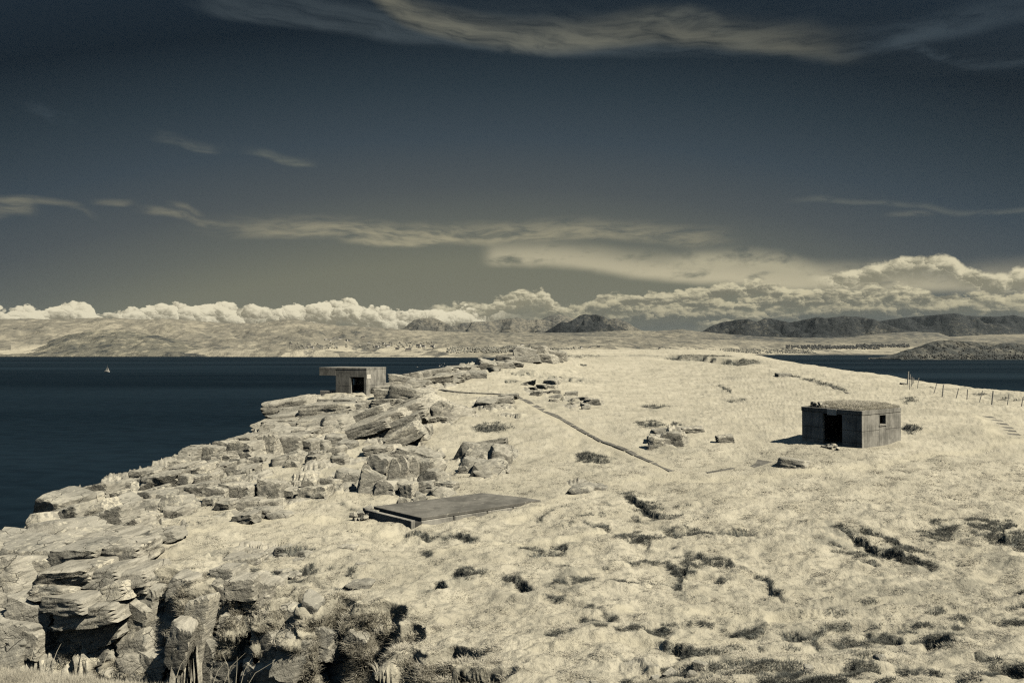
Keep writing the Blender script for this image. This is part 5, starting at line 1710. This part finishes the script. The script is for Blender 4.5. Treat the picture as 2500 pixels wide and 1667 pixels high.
# ------------------------------------------------------------------ concrete paths: slab after slab
def slab_path(name, label, pts, width, lens, gap, thick=.10, drop=(), seed=1, up=.006):
    rs = random.Random(seed)
    P_ = [Vector(hit(px, py)) for px, py in pts]
    P_ = [Vector((q.x, q.y, 0)) for q in P_]
    seg = [(b - a).length for a, b in zip(P_[:-1], P_[1:])]
    tot_ = sum(seg)

    def at_s(s):
        for a, b, L in zip(P_[:-1], P_[1:], seg):
            if s <= L:
                return a + (b - a) * (s / L)
            s -= L
        return P_[-1].copy()
    root = bpy.data.objects.new(name, None)
    COL.objects.link(root)
    root['kind'] = 'structure'
    root.location = P_[0]
    s, k = 0.0, 0
    while s < tot_:
        L = rs.uniform(*lens)
        a, b = at_s(s), at_s(min(s + L, tot_))
        s += L + rs.uniform(*gap)
        k += 1
        if (b - a).length < .3 or k in drop:
            continue
        t = (b - a).normalized()
        nrm = Vector((-t.y, t.x, 0))
        c = [a + nrm * width * rs.uniform(.44, .56), a - nrm * width * rs.uniform(.44, .56), b - nrm * width * rs.uniform(.44, .56), b + nrm * width * rs.uniform(.44, .56)]
        zs = [float(terrain(np.array([q.x]), np.array([q.y]))[0][0]) for q in c]
        zm = sum(zs) / 4
        dzs = ((zs[2] + zs[3]) - (zs[0] + zs[1])) / 2
        vs = []
        for dz_ in (-thick, up):
            for i, q in enumerate(c):
                vs.append((q.x - root.location.x, q.y - root.location.y, zm + (dzs / 2 if i > 1 else -dzs / 2) + dz_ + rs.uniform(-.01, .01)))
        MB().add(vs, [(3, 2, 1, 0), (4, 5, 6, 7), (0, 1, 5, 4), (1, 2, 6, 5), (2, 3, 7, 6), (3, 0, 4, 7)]).build('paving_slab', M_paving, root, bevel=.02)
    return root


slab_path('path', '', [(1075, 951), (1120, 958), (1180, 961), (1235, 963), (1262, 969)], .8, (2.0, 3.4), (.02, .08), thick=.4, seed=2, up=.07)
slab_path('path', '', [(1262, 969), (1285, 978), (1305, 990), (1330, 1003), (1375, 1022), (1425, 1051), (1470, 1075), (1520, 1090), (1555, 1108), (1590, 1125), (1625, 1138), (1650, 1150)], .72, (1.0, 2.6), (.08, .35), seed=5)
slab_path('path', '', [(1722, 1153), (1765, 1146), (1800, 1140)], .5, (1.4, 2.0), (.1, .3), seed=6)
slab_path('path', '', [(1828, 1138), (1868, 1124)], 1.0, (2.0, 2.6), (.1, .2), seed=7)
slab_path('path', '', [(1885, 908), (1935, 918), (1985, 930), (2030, 944), (2075, 960)], .35, (1.5, 4), (.4, 2.5), seed=8, up=.03)
slab_path('path', '', [(2408, 1016), (2425, 1021), (2442, 1030), (2456, 1042), (2466, 1053), (2480, 1064)], .75, (.6, 1.3), (.5, 1.5), seed=12, up=.01)

# ------------------------------------------------------------------ fences
def fence(label, specs, closing=None):
    rows = []
    for px_b, py_b, px_t, py_t, d_, rad in specs:
        if d_ is None:
            g = hit(px_b, py_b)
        else:
            g = place(px_b, py_b, d_)
        top = place(px_t, py_t, g[1])
        rows.append((Vector(g), Vector(top), rad))
    root = thing('wire_fence', label, 'fence', rows[0][0])
    o0 = rows[0][0]
    for b_, t_, rad in rows:
        ax = (t_ - b_)
        MB().tube(b_ - o0 - ax.normalized() * .4, t_ - o0, rad, rad * .94, 8, .05).build('post', M_wood, root)
    for fr in (.18, .4, .62, .84):
        m_ = MB()
        for (b0, t0, _), (b1, t1, _) in zip(rows[:-1], rows[1:]):
            m_.tube(b0 + (t0 - b0) * fr - o0, b1 + (t1 - b1) * fr - o0, .004, n=4)
        m_.build('wire', M_wire, root)
    return root


fence('post and wire fence of leaning timber posts running to the right edge', [
    (2215.6, 939, 2218, 906.5, None, .085), (2240.5, 949, 2243.2, 921.5, None, .045), (2280, 962, 2287.5, 936, None, .045), (2301, 968.5, 2304, 939, None, .065), (2334, 975, 2341, 947.5, None, .045),
    (2361, 976.6, 2362.6, 950, None, .05), (2392, 980, 2399.4, 953.5, None, .042), (2422, 985.5, 2425.3, 954, None, .065), (2459.6, 989, 2464, 961.6, None, .042), (2494, 991, 2499, 967, None, .042), (2540, 996, 2543, 968, None, .06)])
fence('short run of thin posts dropping away behind the tall corner post', [
    (2221.5, 943, 2222, 913.4, 79, .045), (2225.7, 946, 2226.3, 919.3, 84, .045), (2228.4, 948, 2228.8, 922, 88, .045), (2231, 950, 2231.4, 923, 92, .045), (2236.6, 953, 2237, 930, 97, .04)])

# ------------------------------------------------------------------ sailing boat
bd = 1122.0
bx = (262 - 1250) / F_PX * bd
boat = thing('sailing_boat', 'small white sailing boat with sails up, alone on the dark sea', 'boat', (bx, bd, 0), R(-8))
boat.scale = (1.1, 1.1, 1.1)
vs, fs = [], []
st = [(-4.2, 1.0, .75), (-2.5, 1.35, .62), (0, 1.5, .6), (2.5, 1.15, .7), (4.4, .05, .95)]
for sx, hw, fb in st:
    vs += [(sx, -hw, fb + .5), (sx, -hw * .7, -.1), (sx, hw * .7, -.1), (sx, hw, fb + .5)]
for k in range(4):
    b0 = k * 4
    for j in range(3):
        fs.append((b0 + j, b0 + j + 1, b0 + j + 5, b0 + j + 4))
    fs.append((b0 + 3, b0, b0 + 4, b0 + 7))
fs += [(0, 3, 2, 1)]
MB().add(vs, fs).build('hull', M_hull, boat)
MB().tube((.6, 0, .8), (.6, 0, 11.5), .07, .05).build('mast', M_wire, boat)
MB().tube((.6, 0, 2.1), (-3.4, .7, 2.2), .06).build('boom', M_wire, boat)


def sail(p0, p1, p2, bulge, name):
    n_ = 8
    vs, idx, fs = [], {}, []
    for i in range(n_ + 1):
        for j in range(n_ + 1 - i):
            a, b = i / n_, j / n_
            q = Vector(p0) * (1 - a - b) + Vector(p1) * a + Vector(p2) * b
            q.y += bulge * 4 * a * (1 - a) * (1 - b) + bulge * 2 * b * (1 - a - b)
            idx[(i, j)] = len(vs)
            vs.append(q)
    for i in range(n_):
        for j in range(n_ - i):
            fs.append((idx[(i, j)], idx[(i + 1, j)], idx[(i, j + 1)]))
            if i + j < n_ - 1:
                fs.append((idx[(i + 1, j)], idx[(i + 1, j + 1)], idx[(i, j + 1)]))
    ob = MB().add(vs, fs).build(name, M_sail, boat, smooth=True)
    return ob


sail((.5, 0, 2.2), (-3.3, .7, 2.3), (.5, 0, 9.0), .35, 'mainsail')
sail((.8, 0, 1.6), (4.2, 0, 1.4), (.7, 0, 8.4), .5, 'jib')
MB().box((-2.0, -.7, 1.15), (1.6, .7, 1.65)).build('cabin', M_hull, boat, bevel=.15)

# ------------------------------------------------------------------ gulls low over the water
for k, (px, py) in enumerate([(1019, 896), (1074, 894), (1078, 891), (1082, 895), (1092, 894), (1086, 888), (1096, 899)]):
    d_ = 240.0 + 6 * k
    loc = place(px, py, d_)
    m_ = MB()
    ring = [(-.30, .0, 0), (-.12, .07, .0), (.1, .06, .02), (.24, .0, .03), (.1, -.06, .02), (-.12, -.07, 0)]
    m_.add([(a, b, c + .05) for a, b, c in ring] + [(a, b * .8, c - .06) for a, b, c in ring], [(0, 1, 2, 3, 4, 5), (11, 10, 9, 8, 7, 6)] + [(i, 6 + i, 6 + (i + 1) % 6, (i + 1) % 6) for i in range(6)])
    body = m_.build('gull', M_gull)
    for s_ in (-1, 1):
        up = .12 + .1 * (k % 3)
        MB().add([(.08, .05 * s_, .03), (-.10, .05 * s_, .03), (-.12, .38 * s_, up), (.05, .38 * s_, up + .01), (-.2, .72 * s_, up * .6)], [(0, 1, 2, 3), (3, 2, 4)]).build('wing', M_gull, body)
    body.location = loc
    body.rotation_euler = (0, 0, k * .9)
    tag(body, 'white gull flying low over the sea beyond the rock ridge', 'gull', 'gulls over the sea')

# ------------------------------------------------------------------ cottages across the water
def cottage_mesh():
    L_, W_, h_ = 17.0, 8.5, 5.2
    wall = MB()
    wall.add([(-L_ / 2, -W_ / 2, -3), (L_ / 2, -W_ / 2, -3), (L_ / 2, W_ / 2, -3), (-L_ / 2, W_ / 2, -3), (-L_ / 2, -W_ / 2, h_), (L_ / 2, -W_ / 2, h_), (L_ / 2, W_ / 2, h_), (-L_ / 2, W_ / 2, h_), (-L_ / 2, 0, h_ + 2.9), (L_ / 2, 0, h_ + 2.9)],
             [(0, 1, 5, 4), (1, 2, 6, 9, 5), (2, 3, 7, 6), (3, 0, 4, 8, 7)])
    roof = MB()
    roof.add([(-L_ / 2 - .3, -W_ / 2 - .5, h_ - .25), (L_ / 2 + .3, -W_ / 2 - .5, h_ - .25), (L_ / 2 + .3, 0, h_ + 3.15), (-L_ / 2 - .3, 0, h_ + 3.15), (L_ / 2 + .3, W_ / 2 + .5, h_ - .25), (-L_ / 2 - .3, W_ / 2 + .5, h_ - .25)],
             [(0, 1, 2, 3), (3, 2, 4, 5)])
    ch = MB()
    for sx in (-L_ / 2 + .7, L_ / 2 - .7):
        ch.box((sx - .5, -.45, h_ + 2.6), (sx + .5, .45, h_ + 5.0))
    return wall, roof, ch


cw, cr, cc = cottage_mesh()
CM = {'white': cw.mesh('wall', M_white), 'tan': cw.mesh('wall', M_tan), 'roof': cr.mesh('roof', M_roofing), 'chimney': cc.mesh('chimney', M_white)}
HOUSES = [(886, 826, 'tan', 1.2), (919, 849, 'white', 1.2), (926, 846, 'white', .8), (948, 846, 'white', 1), (970, 853, 'tan', 1), (997, 857, 'tan', 1.4), (1022, 846, 'white', 1.4), (1034, 847, 'white', 1), (1056, 848, 'white', 1.3), (936, 840, 'white', .8), (901, 838, 'white', .8),
          (830, 828, 'white', .9), (815, 827, 'white', .8), (808, 832, 'white', .7), (796, 829, 'white', .7), (846, 832, 'white', .7), (754, 845, 'tan', 1.1), (762, 850, 'white', .9), (748, 851, 'white', .8), (710, 842, 'tan', .8), (1275, 843, 'white', .9), (1292, 845, 'tan', .8), (1310, 858, 'white', 1), (1325, 857, 'tan', 1), (1385, 857, 'white', 1),
          (1395, 860, 'tan', .8), (1420, 850, 'white', .9), (1440, 850, 'white', .8), (1461, 848, 'tan', .9), (1482, 862, 'white', 1.2), (1494, 861, 'white', 1), (1530, 862, 'white', 1.2), (1538, 861, 'white', 1), (1576, 863, 'tan', 1), (1581, 856, 'tan', .8), (1622, 859, 'white', 1), (1610, 851, 'white', .8), (1636, 852, 'white', .7), (1652, 855, 'tan', .9),
          (1252, 860, 'tan', 1.4), (1180, 857, 'white', .8), (1700, 857, 'white', .8), (1725, 858, 'white', .7), (1760, 860, 'white', .8), (1800, 860, 'tan', .8), (1830, 861, 'white', .8), (1862, 857, 'white', .7), (1880, 860, 'white', .8), (1905, 858, 'white', .8), (1925, 860, 'white', .8), (1940, 857, 'tan', .8), (1958, 861, 'white', .8), (1912, 852, 'tan', .7), (1842, 852, 'white', .7), (1990, 863, 'white', .7)]
for px, py, kind, sc_ in HOUSES:
    q = L_plain.find(px, py)
    rz = rnd.uniform(-.6, .6)
    t_ = thing('cottage', {'white': 'tiny white cottage with a dark roof on the far shore', 'tan': 'tiny grey stone house with a dark roof on the far shore'}[kind], 'house', q, rz, {'white': 'white cottages on the far shore', 'tan': 'grey houses on the far shore'}[kind])
    t_.scale = (sc_ * 1.3, sc_ * 1.3, sc_ * 1.4)
    link('wall', CM[kind], t_)
    rf = link('roof', CM['roof'], t_)
    link('chimney', CM['chimney'], rf)

# ------------------------------------------------------------------ far woods: clumps of crowns
def crowns(layer, label, spots, mat, dens, size, seed):
    rs = np.random.RandomState(seed)
    bm = bmesh.new()
    bmesh.ops.create_icosphere(bm, subdivisions=1, radius=1.0)
    bv = np.array([v.co[:] for v in bm.verts])
    bf = np.array([[v.index for v in f.verts] for f in bm.faces])
    bm.free()
    Vs, Fs, o_ = [], [], 0
    for px0, px1, py0, py1, nn_ in spots:
        for _ in range(int(nn_ * dens)):
            px = rs.uniform(px0, px1)
            py = rs.uniform(py0, py1)
            q = layer.find(px, py)
            if q[2] < 3:
                continue
            r = size * rs.uniform(.6, 1.3)
            hgt = rs.uniform(.9, 1.7)
            vv = bv * (1 + rs.uniform(-.25, .25, (len(bv), 1))) * np.array([r, r, r * hgt]) + q + np.array([0, 0, r * hgt * .6])
            Vs.append(vv)
            Fs.append(bf + o_)
            o_ += len(bv)
    me = bpy.data.meshes.new('wood')
    me.from_pydata(np.concatenate(Vs).tolist(), [], np.concatenate(Fs).tolist())
    me.materials.append(mat)
    ob = link('wood', me)
    ob['kind'] = 'stuff'
    ob['label'] = label
    return ob


M_tree = plain('tree_foliage', [.40, .40, .36], .9, .6, .05)
M_conif = plain('conifer_foliage', [.15, .155, .155], .9, .6, .05)
crowns(L_plain, 'low woodland and hedges among the cottages on the far shore', [(1090, 1250, 850, 862, 150), (900, 1060, 836, 850, 60), (1300, 1420, 850, 862, 80), (1440, 1560, 858, 864, 60), (1600, 1700, 852, 862, 60), (700, 900, 838, 852, 40), (1700, 1990, 853, 863, 240), (1180, 1300, 846, 852, 40)], M_tree, 1.7, 4.6, 5)
crowns(L_plain, 'dark conifer plantation on the slope behind the right-hand beach', [(1920, 2090, 845, 851, 240), (2090, 2220, 842, 848, 200), (1980, 2150, 849, 853, 100)], M_conif, 1.5, 6.5, 6)
crowns(L_head, 'scrubby trees along the foot of the dark headland', [(2200, 2520, 868, 876, 170), (2250, 2520, 845, 868, 60)], M_conif, 1.6, 2.4, 8)

# ------------------------------------------------------------------ grass
def tuft(seed, n_bl, rad, h, wid, mat, name, flop=.8):
    rs = random.Random(seed)
    vs, fs = [], []
    for _ in range(n_bl):
        a = rs.uniform(0, 6.283)
        r = rad * math.sqrt(rs.random())
        bx_, by_ = r * math.cos(a), r * math.sin(a)
        la = a + rs.uniform(-.9, .9)
        hh_ = h * rs.uniform(.55, 1.2)
        fl = flop * hh_ * rs.uniform(.2, 1.1)
        wx_, wy_ = -math.sin(la) * wid, math.cos(la) * wid
        o_ = len(vs)
        for t_, ww in ((0, 1), (.55, .8)):
            cx_, cy_ = bx_ + math.cos(la) * fl * t_ * t_, by_ + math.sin(la) * fl * t_ * t_
            vs += [(cx_ - wx_ * ww, cy_ - wy_ * ww, hh_ * t_ - .02), (cx_ + wx_ * ww, cy_ + wy_ * ww, hh_ * t_ - .02)]
        vs.append((bx_ + math.cos(la) * fl, by_ + math.sin(la) * fl, hh_ * max(.45, 1 - .25 * flop)))
        fs += [(o_, o_ + 1, o_ + 3, o_ + 2), (o_ + 2, o_ + 3, o_ + 4)]
    me = bpy.data.meshes.new(name)
    me.from_pydata(vs, [], fs)
    me.materials.append(mat)
    return bpy.data.objects.new(name, me)


def scatter(name, label, tufts, pts, scl, lean):
    col_ = bpy.data.collections.new(name + '_tufts')
    for t_ in tufts:
        col_.objects.link(t_)
    me = bpy.data.meshes.new(name)
    N_ = len(pts)
    me.vertices.add(N_)
    me.vertices.foreach_set('co', pts.astype(np.float32).reshape(-1))
    rs = np.random.RandomState(4)
    rot = np.stack([rs.normal(0, .12, N_), rs.normal(0, .12, N_), rs.uniform(0, 6.283, N_)], 1) + lean * 0
    a = me.attributes.new('rot', 'FLOAT_VECTOR', 'POINT')
    a.data.foreach_set('vector', rot.astype(np.float32).reshape(-1))
    a = me.attributes.new('scl', 'FLOAT', 'POINT')
    a.data.foreach_set('value', scl.astype(np.float32))
    a = me.attributes.new('pick', 'INT', 'POINT')
    a.data.foreach_set('value', rs.randint(0, len(tufts), N_).astype(np.int32))
    ob = bpy.data.objects.new(name, me)
    COL.objects.link(ob)
    ob['kind'] = 'stuff'
    ob['label'] = label
    ng = bpy.data.node_groups.new(name, 'GeometryNodeTree')
    ng.interface.new_socket('Geometry', in_out='INPUT', socket_type='NodeSocketGeometry')
    ng.interface.new_socket('Geometry', in_out='OUTPUT', socket_type='NodeSocketGeometry')
    gi, go = ng.nodes.new('NodeGroupInput'), ng.nodes.new('NodeGroupOutput')
    ip = ng.nodes.new('GeometryNodeInstanceOnPoints')
    ci = ng.nodes.new('GeometryNodeCollectionInfo')
    ci.inputs['Collection'].default_value = col_
    ci.inputs['Separate Children'].default_value = True
    ci.inputs['Reset Children'].default_value = True

    def na(nm, typ):
        q = ng.nodes.new('GeometryNodeInputNamedAttribute')
        q.data_type = typ
        q.inputs['Name'].default_value = nm
        return q.outputs['Attribute']
    L = ng.links.new
    L(gi.outputs[0], ip.inputs['Points'])
    L(ci.outputs[0], ip.inputs['Instance'])
    ip.inputs['Pick Instance'].default_value = True
    L(na('pick', 'INT'), ip.inputs['Instance Index'])
    L(na('rot', 'FLOAT_VECTOR'), ip.inputs['Rotation'])
    L(na('scl', 'FLOAT'), ip.inputs['Scale'])
    L(ip.outputs[0], go.inputs[0])
    md = ob.modifiers.new('scatter', 'NODES')
    md.node_group = ng
    return ob


rg = np.random.RandomState(21)
flat_i = np.arange(NA * NR)
gx, gy, gz = GX.ravel(), GY.ravel(), GZ.ravel()
mr, mdk, mpl, sl, mg = Mrock.ravel(), Mdark.ravel(), Mpale.ravel(), slope.ravel(), Mgul.ravel()
dist = np.hypot(gx, gy)
ppx_, ppy_ = to_px(gx, np.maximum(gy, .5), gz)
inv = (ppx_ > -120) & (ppx_ < 2620) & (ppy_ < 1760)
plat_in = in_poly(gx, gy, [tuple(p[:2]) for p in (A_, B_, C_, D_)])
hc = [(cM @ Vector(c_)).to_2d()[:] for c_ in ((-.1, -.1, 0), (wl + .1, -.1, 0), (wl + .1, wb + .1, 0), (-.1, wb + .1, 0))]
hut_in = in_poly(gx, gy, hc)
free = inv & ~plat_in & ~hut_in


def pick(mask, nmax, jitter=.5):
    idx = flat_i[mask]
    idx = idx[rg.permutation(len(idx))[:nmax]]
    i, j = idx // NR, idx % NR
    # move each point by part of a grid step so that no rows show
    i2 = np.clip(i + rg.choice([-1, 1], len(i)), 0, NA - 1)
    j2 = np.clip(j + rg.choice([-1, 1], len(j)), 0, NR - 1)
    f, g = rg.rand(len(i), 1) * jitter, rg.rand(len(i), 1) * jitter
    P_ = P3[i, j] + (P3[i2, j] - P3[i, j]) * f + (P3[i, j2] - P3[i, j]) * g
    return P_, idx


clump = fbm(gx * .9 + 3, gy * 1.2, 3)
main = free & (mr < .45) & (dist > 9) & (dist < 48) & (sl > .25) & (mdk < .6) & (rg.rand(len(gx)) < np.clip(.35 + clump * 1.5, .05, 1) * (1 - .75 * mpl))
pts, idx = pick(main, 30000)
scl = np.clip(.55 + .9 * clump[idx] + .5 * mg[idx], .35, 1.9) * rg.uniform(.6, 1.25, len(idx)) * np.clip(dist[idx] / 30, .8, 1.5)
tufts = [tuft(s, 16, .15, .05, .009, M_grass, 'grass_tuft', 2.2) for s in range(6)]
scatter('grass', 'short pale grass covering the headland', tufts, pts, scl, 0)
shag = free & (mg > .4) & (mr < .75) & (sl > .12) & (dist > 9) & (dist < 40) & (rg.rand(len(gx)) < np.clip(.45 + clump * 1.4, .1, 1))
pts, idx = pick(shag, 16000)
scatter('gully_grass', 'long pale grass hanging down the gully wall', [tuft(30 + s, 18, .14, .20, .009, M_grass, 'long_tuft', 1.3) for s in range(5)], pts, rg.uniform(.5, 1.25, len(idx)), 0)
heath = free & (mdk > .5) & (mr < .5) & (dist > 9) & (dist < 210)
pts, idx = pick(heath, 8000)
scl = rg.uniform(.5, 1.2, len(idx)) * np.clip(dist[idx] / 32, .7, 3.0)
scatter('heather', 'dark heather and rushes in the hollows', [tuft(50 + s, 16, .13, .11, .008, M_heath, 'heather_tuft', 1.0) for s in range(4)], pts, scl, 0)
near_m = free & (dist < 6.0)
pts, idx = pick(near_m & (ppy_ < 1740), 26000, 1.0)
scatter('near_grass', 'short tufty grass on the knoll at the bottom left corner', [tuft(80 + s, 14, .022, .030, .0011, M_grass, 'turf_tuft', .9) for s in range(6)], pts, rg.uniform(.5, 1.25, len(idx)), 0)
# a few long stems at the edge of the near knoll
stem = MB()
for px, py, dx_, hh_ in [(560, 1662, -30, 62), (586, 1664, 18, 46), (520, 1655, 20, 30), (600, 1666, 60, 40), (545, 1660, 44, 56), (470, 1648, -10, 30), (575, 1664, -6, 50), (130, 1600, 4, 20), (75, 1598, -8, 16), (250, 1612, 10, 18), (430, 1640, 14, 28)]:
    b_ = place(px, py + 14, 3.45 if px > 400 else 3.7)
    s_ = b_[1] / F_PX
    tp = b_ + np.array([dx_ * s_, .05, (hh_ + 14) * s_])
    md_ = (b_ + tp) / 2 + np.array([-dx_ * s_ * .2, 0, hh_ * s_ * .12])
    stem.tube(b_, md_, .0016, .0012, 4).tube(md_, tp, .0012, .0005, 4)
ob = stem.build('grass_stems', M_grass)
ob['kind'] = 'stuff'
ob['label'] = 'long bent grass stems at the edge of the near knoll'
# turf on the hut roof
uu = rg.rand(2600)
vv = rg.rand(2600)
ii = np.clip((uu * (nx - 1)).astype(int), 0, nx - 1)
jj = np.clip((vv * (ny - 1)).astype(int), 0, ny - 1)
lz = ROOF_TURF[2][ii, jj]
loc = np.array([(cM @ Vector((ROOF_TURF[0][i, j] * wl, ROOF_TURF[1][i, j] * wb, z_)))[:] for i, j, z_ in zip(ii, jj, lz)])
keep = uu > .12
scatter('roof_grass', "rough grass growing on the hut's roof", [tuft(90 + s, 14, .12, .16, .008, M_grass, 'roof_tuft', .9) for s in range(4)], loc[keep] + rg.normal(0, .03, (keep.sum(), 3)) * [1, 1, 0], rg.uniform(.5, 1.2, keep.sum()), 0)
